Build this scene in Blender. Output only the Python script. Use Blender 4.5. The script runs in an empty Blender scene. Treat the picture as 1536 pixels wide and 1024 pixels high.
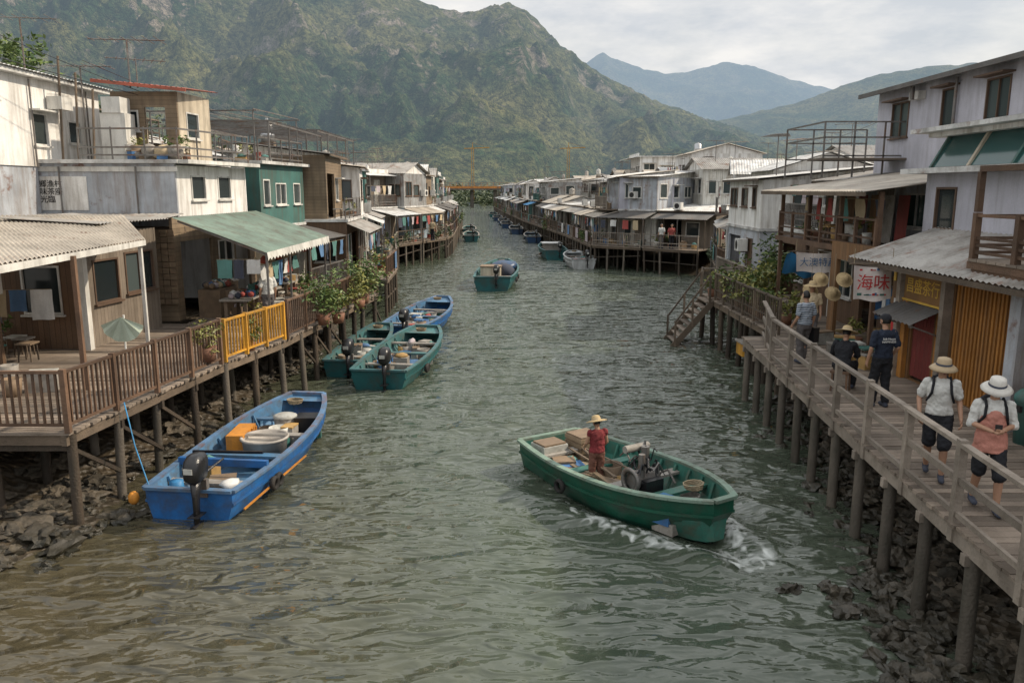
import bpy, math, random, bmesh
from mathutils import Vector, Matrix, noise
R=random.Random(11)
sc=bpy.context.scene
DZ=1.75
V=Vector
# ------------------------------------------------------------------ materials
def nd(nt,t,ins=None,**pr):
    n=nt.nodes.new(t)
    for k,v in pr.items(): setattr(n,k,v)
    if ins:
        for k,v in ins.items():
            if isinstance(v,bpy.types.NodeSocket): nt.links.new(v,n.inputs[k])
            else: n.inputs[k].default_value=v
    return n
def c4(c): return (c[0],c[1],c[2],1)
def mixc(nt,f,a,b,mode='MIX'):
    n=nt.nodes.new('ShaderNodeMix'); n.data_type='RGBA'; n.blend_type=mode
    for i,v in ((0,f),(6,a),(7,b)):
        if isinstance(v,bpy.types.NodeSocket): nt.links.new(v,n.inputs[i])
        else: n.inputs[i].default_value=v if i==0 else c4(v)
    return n.outputs[2]
def mth(nt,op,a,b=None,c=None):
    n=nt.nodes.new('ShaderNodeMath'); n.operation=op
    for i,v in enumerate((a,b,c)):
        if v is None: continue
        if isinstance(v,bpy.types.NodeSocket): nt.links.new(v,n.inputs[i])
        else: n.inputs[i].default_value=v
    return n.outputs[0]
def mrange(nt,v,a,b,c=0,d=1):
    n=nd(nt,'ShaderNodeMapRange',{0:v,1:a,2:b,3:c,4:d}); return n.outputs[0]
def newmat(name):
    m=bpy.data.materials.new(name); m.use_nodes=True
    nt=m.node_tree; b=nt.nodes['Principled BSDF']
    return m,nt,b
MC={}
def mat(name,col,rough=.65,metal=0,dirt=.4,dcol=(.09,.07,.05),ds=(4,4,.5),var=.3,island=0,corr=0,boards=0,hb=0,bump=.15,fine=25,spec=.4,rust=0):
    if name in MC: return MC[name]
    m,nt,b=newmat(name)
    tc=nd(nt,'ShaderNodeTexCoord'); oi=nd(nt,'ShaderNodeObjectInfo')
    P0=tc.outputs['Object']
    w=mth(nt,'MULTIPLY',oi.outputs['Random'],60)
    P=nd(nt,'ShaderNodeVectorMath',{0:P0,1:nd(nt,'ShaderNodeCombineXYZ',{0:w,1:w,2:w}).outputs[0]},operation='ADD').outputs[0]
    n1=nd(nt,'ShaderNodeTexNoise',{'Vector':P,'Scale':.9,'Detail':3,'Roughness':.6}).outputs[0]
    mp=nd(nt,'ShaderNodeMapping',{'Vector':P,'Scale':ds})
    n2=nd(nt,'ShaderNodeTexNoise',{'Vector':mp.outputs[0],'Scale':1,'Detail':5,'Roughness':.65}).outputs[0]
    n3=nd(nt,'ShaderNodeTexNoise',{'Vector':P0,'Scale':fine,'Detail':2,'Roughness':.7}).outputs[0]
    lo=tuple(x*(1-var) for x in col); hi=tuple(min(1,x*(1+var*.8)) for x in col)
    c=mixc(nt,mrange(nt,n1,.3,.7),lo,hi)
    c=mixc(nt,mth(nt,'MULTIPLY',mrange(nt,n3,.3,.75),.25),c,tuple(x*.5 for x in col))
    if island:
        g=nd(nt,'ShaderNodeNewGeometry')
        ir=mrange(nt,g.outputs['Random Per Island'],0,1,1-island,1+island)
        c=mixc(nt,1.0,c,nd(nt,'ShaderNodeCombineColor',{0:ir,1:ir,2:ir}).outputs[0],'MULTIPLY')
    h=n3
    if corr or boards or hb:
        s=nd(nt,'ShaderNodeSeparateXYZ',{0:P0})
        xy=mth(nt,'ADD',s.outputs[0],s.outputs[1])
        if corr:
            sn=mth(nt,'SINE',mth(nt,'MULTIPLY',xy,corr))
            h=mth(nt,'ADD',mth(nt,'MULTIPLY',sn,1.2),n3)
            c=mixc(nt,mrange(nt,sn,-1,-.2,.35,0),c,tuple(x*.45 for x in col))
        else:
            q=mth(nt,'MULTIPLY',xy if boards else s.outputs[2],boards or hb)
            wn=nd(nt,'ShaderNodeTexWhiteNoise',{'W':mth(nt,'FLOOR',q)},noise_dimensions='1D').outputs[0]
            c=mixc(nt,mth(nt,'MULTIPLY',wn,.45),c,tuple(x*.45 for x in col))
            fr=mth(nt,'FRACT',q)
            e=mrange(nt,fr,.0,.09,1,0)
            c=mixc(nt,e,c,tuple(x*.12 for x in col))
            h=mth(nt,'SUBTRACT',n3,mth(nt,'MULTIPLY',e,2))
    if dirt:
        dm=mrange(nt,n2,.45,.78,0,min(.95,dirt*1.7))
        c=mixc(nt,dm,c,dcol)
    if rust:
        n4=nd(nt,'ShaderNodeTexNoise',{'Vector':P,'Scale':1.7,'Detail':5,'Roughness':.7}).outputs[0]
        c=mixc(nt,mrange(nt,n4,.62-.15*rust,.72,0,.85),c,(.16,.07,.035))
    nt.links.new(c,b.inputs['Base Color'])
    b.inputs['Roughness'].default_value=rough; b.inputs['Metallic'].default_value=metal
    b.inputs['Specular IOR Level'].default_value=spec
    bp=nd(nt,'ShaderNodeBump',{'Height':h,'Strength':min(1,bump*2),'Distance':.02})
    nt.links.new(bp.outputs[0],b.inputs['Normal'])
    MC[name]=m; return m
WHITE=mat('white_painted_wall',(.80,.79,.76),dirt=.55,dcol=(.25,.21,.16),var=.15,ds=(3,3,.35))
WHITE2=mat('offwhite_metal_wall',(.66,.65,.60),dirt=.65,corr=40,dcol=(.20,.16,.10),rust=.35,var=.2)
GREY=mat('grey_blue_wall',(.42,.45,.49),dirt=.65,dcol=(.20,.15,.11),rust=.18)
LAV=mat('lavender_grey_wall',(.48,.48,.54),dirt=.4,dcol=(.24,.23,.24),var=.15)
SILV=mat('silver_sheet_wall',(.40,.41,.41),rough=.45,metal=.25,corr=34,dirt=.6,rust=.65)
TEAL=mat('teal_wall',(.055,.15,.135),dirt=.55)
BLUEW=mat('pale_blue_wall',(.32,.41,.48),dirt=.5)
CREAM=mat('cream_wall',(.54,.47,.36),dirt=.55)
BRWALL=mat('brown_board_wall',(.16,.095,.055),boards=7,dirt=.4)
GRWALL=mat('grey_board_wall',(.23,.19,.15),boards=6,dirt=.4)
HBWALL=mat('horizontal_board_wall',(.27,.20,.13),hb=7,dirt=.45)
WOOD=mat('weathered_wood',(.13,.098,.07),island=.5,dirt=.4,ds=(3,3,3),rough=.8,bump=.4,dcol=(.05,.04,.03))
DECK=mat('deck_planks',(.235,.19,.15),island=.45,dirt=.4,ds=(2,2,2),rough=.75,bump=.4)
RWOOD=mat('reddish_brown_wood',(.135,.08,.05),island=.4,dirt=.4,ds=(3,3,3),bump=.3,dcol=(.05,.035,.025))
GWOOD=mat('grey_rail_wood',(.26,.22,.18),island=.25,dirt=.45,ds=(3,3,3),bump=.3)
PILE=mat('wet_pile_wood',(.07,.052,.037),island=.4,dirt=.5,ds=(6,6,1),dcol=(.025,.025,.018),bump=.5)
CPILE=mat('concrete_pile',(.135,.115,.092),island=.3,dirt=.65,ds=(3,3,1),dcol=(.035,.035,.025),bump=.4)
YEL=mat('yellow_paint',(.56,.28,.03),dirt=.45,island=.15)
ROOF=mat('grey_roof_sheet',(.34,.325,.30),rough=.6,dirt=.5,ds=(2,2,2),rust=.45)
ROOFT=mat('tan_roof_sheet',(.47,.42,.35),rough=.6,dirt=.35,ds=(1.2,1.2,1.2),rust=.2,fine=12)
ROOFW=mat('pale_roof_sheet',(.64,.64,.62),rough=.55,dirt=.5,ds=(2,2,2),rust=.3)
ROOFD=mat('dark_roof_sheet',(.13,.125,.12),rough=.7,dirt=.3,ds=(2,2,2),rust=.2)
ROOFR=mat('red_roof_sheet',(.38,.10,.06),rough=.6,dirt=.4,ds=(2,2,2),rust=.3)
ROOFG=mat('green_awning_sheet',(.155,.215,.175),rough=.6,dirt=.5,ds=(2,2,2))
FRAME=mat('white_window_frame',(.66,.65,.61),dirt=.35)
BFRAME=mat('brown_window_frame',(.12,.075,.05),dirt=.2)
DARK=mat('dark_interior',(.02,.018,.016),dirt=0)
METAL=mat('galvanised_metal',(.20,.19,.18),rough=.5,metal=.4,dirt=.5,rust=.6)
BLACK=mat('black_plastic',(.012,.013,.016),rough=.3,dirt=.1,spec=.5)
RUBBER=mat('black_rubber',(.02,.02,.02),rough=.8,dirt=.2)
TERRA=mat('terracotta',(.24,.11,.065)); 
ROPE=mat('rope_fibre',(.35,.28,.18))
WICK=mat('straw_weave',(.52,.39,.21),rough=.8,dirt=.15,fine=60,bump=.5)
STEEL=mat('stainless_tank',(.45,.46,.47),rough=.35,metal=.7,dirt=.4)
TARP=mat('blue_tarp',(.03,.18,.38),rough=.5,dirt=.2)
CL=[mat('cloth_%d'%i,c,rough=.9,dirt=.15,bump=.2) for i,c in enumerate([(.65,.65,.63),(.10,.20,.36),(.36,.08,.07),(.50,.40,.26),(.06,.07,.1),(.1,.24,.22),(.46,.40,.42)])]
CR=[mat('crate_%d'%i,c,dirt=.45,ds=(4,4,4)) for i,c in enumerate([(.05,.16,.36),(.40,.25,.09),(.50,.50,.46),(.24,.17,.11),(.04,.15,.13),(.34,.07,.05),(.30,.28,.25)])]
CRW=[CR[0],CR[1],CR[2],CR[2],CR[3],CR[3],CR[3],CR[4],CR[5],CR[6],CR[6],CR[6]]
def glassmat(name,a,bc):
    m,nt,b=newmat(name); g=nd(nt,'ShaderNodeNewGeometry')
    c=mixc(nt,g.outputs['Random Per Island'],a,bc); nt.links.new(c,b.inputs['Base Color'])
    b.inputs['Roughness'].default_value=.12; return m
GLASS=glassmat('window_glass',(.015,.02,.022),(.07,.09,.09)); GGLASS=glassmat('green_tinted_glass',(.02,.05,.048),(.03,.09,.085))
def leafmat(name,a,b_):
    m,nt,b=newmat(name); g=nd(nt,'ShaderNodeNewGeometry')
    c=mixc(nt,g.outputs['Random Per Island'],a,b_); nt.links.new(c,b.inputs['Base Color']); b.inputs['Roughness'].default_value=.55
    return m
LEAF=leafmat('leaf_green',(.03,.07,.015),(.13,.18,.04)); LEAFY=leafmat('leaf_yellow_green',(.07,.10,.02),(.27,.25,.06)); LEAFD=leafmat('leaf_dark_green',(.03,.055,.025),(.085,.11,.045))
def rockmat():
    m,nt,b=newmat('wet_rock'); g=nd(nt,'ShaderNodeNewGeometry'); P=g.outputs['Position']
    n1=nd(nt,'ShaderNodeTexNoise',{'Vector':P,'Scale':6,'Detail':6,'Roughness':.7}).outputs[0]
    c=mixc(nt,g.outputs['Random Per Island'],(.035,.029,.02),(.13,.105,.075)); c=mixc(nt,mrange(nt,n1,.42,.65,0,.8),c,(.022,.02,.013))
    z=nd(nt,'ShaderNodeSeparateXYZ',{0:P}).outputs[2]
    c=mixc(nt,mrange(nt,z,.0,.25,.75,0),c,(.018,.018,.010))
    nt.links.new(c,b.inputs['Base Color']); nt.links.new(mrange(nt,z,0,.3,.25,.75),b.inputs['Roughness'])
    bp=nd(nt,'ShaderNodeBump',{'Height':n1,'Strength':.9,'Distance':.05}); nt.links.new(bp.outputs[0],b.inputs['Normal']); return m
ROCK=rockmat()
def groundmat():
    m,nt,b=newmat('mud_ground'); g=nd(nt,'ShaderNodeNewGeometry'); P=g.outputs['Position']
    n1=nd(nt,'ShaderNodeTexNoise',{'Vector':P,'Scale':1.5,'Detail':8,'Roughness':.7}).outputs[0]
    n2=nd(nt,'ShaderNodeTexVoronoi',{'Vector':P,'Scale':7}).outputs['Distance']
    c=mixc(nt,mrange(nt,n1,.35,.65),(.03,.024,.015),(.085,.065,.042))
    nt.links.new(c,b.inputs['Base Color']); b.inputs['Roughness'].default_value=.5
    bp=nd(nt,'ShaderNodeBump',{'Height':mth(nt,'ADD',n1,n2),'Strength':.9,'Distance':.1}); nt.links.new(bp.outputs[0],b.inputs['Normal']); return m
# ------------------------------------------------------------------ geometry builder
_ico={}
FOLD=bpy.data.textures.new('cloth_folds','CLOUDS'); FOLD.noise_scale=.09; FOLD.noise_depth=2
def ico(sub):
    if sub not in _ico:
        bm=bmesh.new(); bmesh.ops.create_icosphere(bm,subdivisions=sub,radius=1)
        bm.verts.ensure_lookup_table()
        _ico[sub]=([v.co.copy() for v in bm.verts],[[v.index for v in f.verts] for f in bm.faces]); bm.free()
    return _ico[sub]
class G:
    def __init__(s,name,loc=None,rz=0):
        s.name=name; s.loc=loc; s.rz=rz; s.P={}
    def add(s,part,m,vs,fs,smooth=False):
        p=s.P.setdefault(part,dict(v=[],f=[],m=[],mats=[],s=[],mods=None))
        if m not in p['mats']: p['mats'].append(m)
        mi=p['mats'].index(m); o=len(p['v'])
        p['v'].extend([tuple(v) for v in vs])
        for f in fs:
            p['f'].append([i+o for i in f]); p['m'].append(mi); p['s'].append(smooth)
    def box(s,part,m,x0,x1,y0,y1,z0,z1):
        if x0>x1:x0,x1=x1,x0
        if y0>y1:y0,y1=y1,y0
        vs=[(x0,y0,z0),(x1,y0,z0),(x1,y1,z0),(x0,y1,z0),(x0,y0,z1),(x1,y0,z1),(x1,y1,z1),(x0,y1,z1)]
        s.add(part,m,vs,[(0,3,2,1),(4,5,6,7),(0,1,5,4),(1,2,6,5),(2,3,7,6),(3,0,4,7)])
    def obox(s,part,m,c,sz,M):
        vs=[]
        for z in(-.5,.5):
            for x,y in((-.5,-.5),(.5,-.5),(.5,.5),(-.5,.5)):
                vs.append(V(c)+M@V((x*sz[0],y*sz[1],z*sz[2])))
        s.add(part,m,vs,[(0,3,2,1),(4,5,6,7),(0,1,5,4),(1,2,6,5),(2,3,7,6),(3,0,4,7)])
    def frame(s,d):
        d=V(d).normalized(); up=V((0,0,1)) if abs(d.z)<.95 else V((0,1,0))
        x=d.cross(up).normalized(); u=x.cross(d).normalized(); return d,x,u
    def beam(s,part,m,p,q,w,h=None):
        h=h or w; p=V(p);q=V(q)
        if (q-p).length<1e-5:return
        d,x,u=s.frame(q-p)
        vs=[]
        for e in(p,q):
            for a,b in((-.5,-.5),(.5,-.5),(.5,.5),(-.5,.5)): vs.append(e+x*w*a+u*h*b)
        s.add(part,m,vs,[(0,1,2,3),(7,6,5,4),(0,4,5,1),(1,5,6,2),(2,6,7,3),(3,7,4,0)])
    def cyl(s,part,m,p,q,r0,r1=None,n=8,smooth=True):
        r1=r0 if r1 is None else r1; p=V(p);q=V(q)
        if (q-p).length<1e-6:return
        d,x,u=s.frame(q-p); vs=[]
        for e,r in((p,r0),(q,r1)):
            for i in range(n):
                a=2*math.pi*i/n; vs.append(e+x*math.cos(a)*r+u*math.sin(a)*r)
        s.add(part,m,vs,[(i,(i+1)%n,n+(i+1)%n,n+i) for i in range(n)],smooth)
        s.add(part,m,vs,[tuple(range(n-1,-1,-1)),tuple(range(n,2*n))])
    def tube(s,part,m,pts,r,n=6):
        for a,b in zip(pts[:-1],pts[1:]): s.cyl(part,m,a,b,r,n=n)
    def poly(s,part,m,pts): s.add(part,m,pts,[tuple(range(len(pts)))])
    def csheet(s,part,m,a,b,c,d,ribs,amp=.02,sub=4):
        a,b,c,d=map(V,(a,b,c,d)); N=ribs*sub; nrm=(b-a).cross(d-a).normalized()
        if nrm.z<0 : nrm=-nrm
        vs=[]
        for i in range(N+1):
            t=i/N; o=nrm*(math.sin(2*math.pi*i/sub)*amp if sub>2 else (amp if i%2 else -amp))
            vs+= [a.lerp(b,t)+o, d.lerp(c,t)+o]
        s.add(part,m,vs,[(2*i,2*i+2,2*i+3,2*i+1) for i in range(N)],sub>2)
    def blob(s,part,m,c,r,sub=2,ns=0,nf=2,smooth=True,M=None):
        vs,fs=ico(sub); o=V((R.uniform(0,50),R.uniform(0,50),R.uniform(0,50))); out=[]
        for v in vs:
            k=1+ns*noise.noise(v*nf+o) if ns else 1
            q=V((v.x*r[0]*k,v.y*r[1]*k,v.z*r[2]*k))
            if M: q=M@q
            out.append(q+V(c))
        s.add(part,m,out,fs,smooth)
    def lathe(s,part,m,c,prof,n=18,M=None,sx=1,sy=1,smooth=True):
        vs=[];c=V(c)
        for r,z in prof:
            for i in range(n):
                a=2*math.pi*i/n; q=V((math.cos(a)*r*sx,math.sin(a)*r*sy,z))
                if M:q=M@q
                vs.append(c+q)
        k=len(prof)
        s.add(part,m,vs,[(j*n+i,j*n+(i+1)%n,(j+1)*n+(i+1)%n,(j+1)*n+i) for j in range(k-1) for i in range(n)],smooth)
    def loft(s,part,m,rings,smooth=True,caps=True):
        n=len(rings[0]); vs=[p for r in rings for p in r]; k=len(rings)
        fs=[(j*n+i,j*n+(i+1)%n,(j+1)*n+(i+1)%n,(j+1)*n+i) for j in range(k-1) for i in range(n)]
        if caps: fs+= [tuple(range(n-1,-1,-1)),tuple((k-1)*n+i for i in range(n))]
        s.add(part,m,vs,fs,smooth)
    def leaves(s,part,m,c,r,n,sz):
        c=V(c); cl=[V((R.gauss(0,.45),R.gauss(0,.45),R.gauss(0,.45))) for _ in range(max(3,n//25))]
        for i in range(n):
            k=R.choice(cl)+V((R.gauss(0,.2),R.gauss(0,.2),R.gauss(0,.2)))
            p=c+V((k.x*r[0],k.y*r[1],k.z*r[2]))
            a=V((R.uniform(-1,1),R.uniform(-1,1),R.uniform(-.6,.6))).normalized(); b=a.cross(V((R.uniform(-1,1),R.uniform(-1,1),R.uniform(-1,1)))).normalized()
            z=sz*R.uniform(.6,1.4)
            s.add(part,m,[p-a*z,p+b*z*.4,p+a*z,p-b*z*.4],[(0,1,2,3)])
    def wall(s,mt,a,b,z0,z1,wins=(),th=.1,fm=None,part='walls'):
        a=V((a[0],a[1]));b=V((b[0],b[1])); L=(b-a).length; d=(b-a)/L; nrm=V((d.y,-d.x)); fm=fm or FRAME
        us=sorted({0,L}|{min(max(w[0],0),L) for w in wins}|{min(max(w[1],0),L) for w in wins}); zs=sorted({z0,z1}|{w[2] for w in wins}|{w[3] for w in wins})
        M=Matrix(((d.x,-nrm.x,0),(d.y,-nrm.y,0),(0,0,1)))
        def ob(part,m,u0,u1,n0,n1,za,zb):
            c=a+d*(u0+u1)/2+nrm*(n0+n1)/2
            s.obox(part,m,(c.x,c.y,(za+zb)/2),(u1-u0,abs(n1-n0),zb-za),M)
        for i in range(len(us)-1):
            for j in range(len(zs)-1):
                uc=(us[i]+us[i+1])/2; zc=(zs[j]+zs[j+1])/2
                if any(w[0]<uc<w[1] and w[2]<zc<w[3] for w in wins): continue
                ob(part,mt,us[i],us[i+1],-th,0,zs[j],zs[j+1])
        for w in wins:
            u0,u1,za,zb,k=w[:5]
            if k in('w','W','g'):
                f=.05
                ob('windows',fm,u0,u0+f,-.07,.025,za,zb); ob('windows',fm,u1-f,u1,-.07,.025,za,zb)
                ob('windows',fm,u0+f,u1-f,-.07,.025,za,za+f); ob('windows',fm,u0+f,u1-f,-.07,.025,zb-f,zb)
                nm=max(1,int((u1-u0)/.55))
                for q in range(1,nm):
                    uu=u0+(u1-u0)*q/nm; ob('windows',fm,uu-.02,uu+.02,-.06,.01,za+f,zb-f)
                for q in range(nm):
                    ua=u0+(u1-u0)*q/nm; ub=u0+(u1-u0)*(q+1)/nm
                    ob('windows',GGLASS if k=='g' else GLASS,ua,ub,-.05,-.04,za+f,zb-f)
                ob('windows',fm,u0-.06,u1+.06,0,.09,za-.05,za-.003)
                if k=='W': ob('windows',fm,u0-.12,u1+.12,0,.35,zb+.04,zb+.09)
            elif k=='d':
                dm=R.choice([BRWALL,GRWALL,TEAL,WHITE2]); ob('door',dm,u0,u1,-.07,-.03,za,zb)
                ob('door',fm,u0-.05,u0,0.002,.03,za,zb); ob('door',fm,u1,u1+.05,0.002,.03,za,zb); ob('door',fm,u0-.05,u1+.05,0.002,.03,zb,zb+.05)
    def rail(s,part,m,pts,h=1.0,post=1.3,pick=.16,bars=1,pw=.07,pm=None,z0=0):
        for si,(a,b) in enumerate(zip(pts[:-1],pts[1:])):
            a=V(a);b=V(b);L=(b-a).length; n=max(1,round(L/post))
            for i in range(n+1):
                if si and i==0: continue
                q=a.lerp(b,i/n); s.box(part,m,q.x-pw/2,q.x+pw/2,q.y-pw/2,q.y+pw/2,q.z+z0,q.z+h+.05)
            up=V((0,0,1)); s.beam(part,m,a+up*h,b+up*h,.07,.05)
            for k in range(bars): zz=h*(.15+.5*k/ max(1,bars)) if bars>1 else h*.13; s.beam(part,m,a+up*zz,b+up*zz,.04,.05)
            if pick:
                k=int(L/pick)
                for i in range(1,k):
                    q=a.lerp(b,i/k); s.box(part,pm or m,q.x-.018,q.x+.018,q.y-.018,q.y+.018,q.z+h*.13,q.z+h*.97+R.uniform(-.01,.02))
    def text(s,part,m,txt,size,M):
        try:
            cu=bpy.data.curves.new('t','FONT'); cu.body=txt; cu.size=size; cu.align_x='CENTER'; cu.align_y='CENTER'; cu.extrude=.004
            o=bpy.data.objects.new('t',cu); sc.collection.objects.link(o); bpy.context.view_layer.update()
            me=bpy.data.meshes.new_from_object(o.evaluated_get(bpy.context.evaluated_depsgraph_get()))
            s.add(part,m,[M@v.co for v in me.vertices],[tuple(p.vertices) for p in me.polygons])
            bpy.data.objects.remove(o); bpy.data.meshes.remove(me)
        except Exception as e: print('text',e)
    def build(s):
        if not s.P: return
        if s.loc is None:
            xs=[v for p in s.P.values() for v in p['v']]
            cx=(min(v[0] for v in xs)+max(v[0] for v in xs))/2; cy=(min(v[1] for v in xs)+max(v[1] for v in xs))/2; cz=min(v[2] for v in xs)
            for p in s.P.values(): p['v']=[(v[0]-cx,v[1]-cy,v[2]-cz) for v in p['v']]
            s.loc=(cx,cy,cz)
        single=len(s.P)==1
        if not single:
            e=bpy.data.objects.new(s.name,None); sc.collection.objects.link(e); e.location=s.loc; e.rotation_euler=(0,0,s.rz); e.empty_display_size=.3
        for pn,p in s.P.items():
            me=bpy.data.meshes.new(pn); me.from_pydata(p['v'],[],p['f'])
            for m in p['mats']: me.materials.append(m)
            me.polygons.foreach_set('material_index',p['m']); me.polygons.foreach_set('use_smooth',p['s']); me.update()
            o=bpy.data.objects.new(s.name if single else pn,me); sc.collection.objects.link(o)
            if single: o.location=s.loc; o.rotation_euler=(0,0,s.rz); e=o
            else: o.parent=e
            if p['mods']:
                vx,sm=p['mods']
                r=o.modifiers.new('r','REMESH'); r.mode='VOXEL'; r.voxel_size=vx; r.use_smooth_shade=True
                q=o.modifiers.new('s','SMOOTH'); q.factor=.5; q.iterations=sm
                if pn in('shirt','trousers','apron'):
                    f=o.modifiers.new('f','DISPLACE'); f.texture=FOLD; f.strength=.045; f.mid_level=.42
        return e
# ------------------------------------------------------------------ clutter helpers
def clutter(g,x0,x1,y0,y1,z,n,part='goods',pots=True,big=1):
    for i in range(n):
        x=R.uniform(x0,x1); y=R.uniform(y0,y1); k=R.random()
        if not pots and k>.65: k=R.choice([.1,.5,.3,.95])
        if k<.45:
            w,d,h=R.uniform(.22,.55)*big,R.uniform(.22,.45)*big,R.uniform(.12,.5)*big; a=R.uniform(-.6,.6)
            M=Matrix.Rotation(a,3,'Z'); m=R.choice(CRW); g.obox(part,m,(x,y,z+h/2+.002),(w,d,h),M)
            if R.random()<.6: g.obox(part,R.choice(CRW),(x,y,z+h+.022),(w*1.05,d*1.05,.035),M)
            else: g.blob(part,R.choice(CL+CR),(x,y,z+h+.03),(w*.45,d*.45,.1),2,.6,3)
        elif k<.65: 
            r=R.uniform(.12,.24);h=R.uniform(.2,.5); g.lathe(part,R.choice(CRW),(x,y,z),[(0,0),(r*.8,0),(r,h),(r*.93,h),(r*.8,.1),(0,.08)],n=12)
        elif k<.85:
            g.lathe(part,TERRA,(x,y,z),[(0,0),(.11,0),(.15,.24),(.13,.24),(0,.2)],n=10); g.leaves('potted_plant',R.choice([LEAF,LEAFY]),(x,y,z+.5),(.3,.3,.35),70,.07)
        elif pots:
            for a in((-.15,-.15),(.15,-.15),(.15,.15),(-.15,.15)): g.beam(part,WOOD,(x+a[0],y+a[1],z),(x+a[0]*.9,y+a[1]*.9,z+.42),.03)
            g.box(part,R.choice(CR),x-.19,x+.19,y-.19,y+.19,z+.42,z+.46)
        else:
            g.blob(part,R.choice([CL[4],CR[3],CL[3],CR[6],CL[1]]),(x,y,z+.1),(R.uniform(.15,.35),R.uniform(.15,.35),R.uniform(.1,.2)),2,.7,2.5)
def laundry(g,p,q,n):
    p=V(p);q=V(q); g.cyl('laundry',ROPE,p,q,.008,n=4)
    d=(q-p)
    for i in range(n):
        t=(i+.5)/n+R.uniform(-.02,.02); w=R.uniform(.18,.3)*min(1,d.length/n/.5); h=R.uniform(.4,.8); m=R.choice(CL); dn=d.normalized(); nr=V((-dn.y,dn.x,0)); c=p.lerp(q,t); vs=[]
        for a in range(5):
            for b in range(4):
                u=(a/4-.5)*2*w*(1-.1*b/3*math.sin(i)); vs.append(c+dn*u-V((0,0,h*b/3))+nr*(.04*math.sin(a*2.1+b+i)))
        g.add('laundry',m,vs,[(a*4+b,(a+1)*4+b,(a+1)*4+b+1,a*4+b+1) for a in range(4) for b in range(3)],True)
def acunit(g,c):
    x,y,z=c; g.box('air_conditioner',FRAME,x-.3,x+.3,y-.2,y+.2,z,z+.5); g.cyl('air_conditioner',BLACK,(x,y-.205,z+.25),(x,y-.2,z+.25),.19,n=14); g.beam('air_conditioner',METAL,(x-.25,y+.1,z-.04),(x+.25,y+.1,z-.04),.4,.04)
def antenna(g,x,y,z,h=2,part='antenna',k=1,a=None):
    g.cyl(part,METAL,(x,y,z),(x,y,z+h),.018*k,n=5); a=R.uniform(0,3.1) if a is None else a; d=V((math.cos(a),math.sin(a),0)); e=V((-d.y,d.x,0)); c=V((x,y,z+h))
    g.cyl(part,METAL,c-d*.7*k,c+d*.7*k,.012*k,n=4)
    for i in range(7):
        q=c+d*(-.65+i*.21)*k; l=(.22+.04*i)*k; g.cyl(part,METAL,q-e*l,q+e*l,.008*k,n=4)
def tank(g,x,y,z,m=None):
    m=m or R.choice([STEEL,CR[2],CR[6]]); r=R.uniform(.3,.42);h=R.uniform(.8,1.1)
    g.lathe('water_tank',m,(x,y,z+.1),[(0,0),(r,0),(r,h*.3),(r*1.03,h*.32),(r,h*.34),(r,h*.85),(r*.6,h),(r*.2,h*1.03),(r*.2,h*1.1),(0,h*1.1)],n=16)
    g.box('water_tank',WOOD,x-r,x+r,y-r,y+r,z-.5,z+.098)
WALLS=[WHITE,WHITE,WHITE2,WHITE2,SILV,SILV,GREY,TEAL,BLUEW,CREAM,BRWALL,GRWALL,HBWALL]
ROOFS=[ROOF,ROOF,ROOFW,ROOFT,ROOFD,ROOFW]
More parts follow.
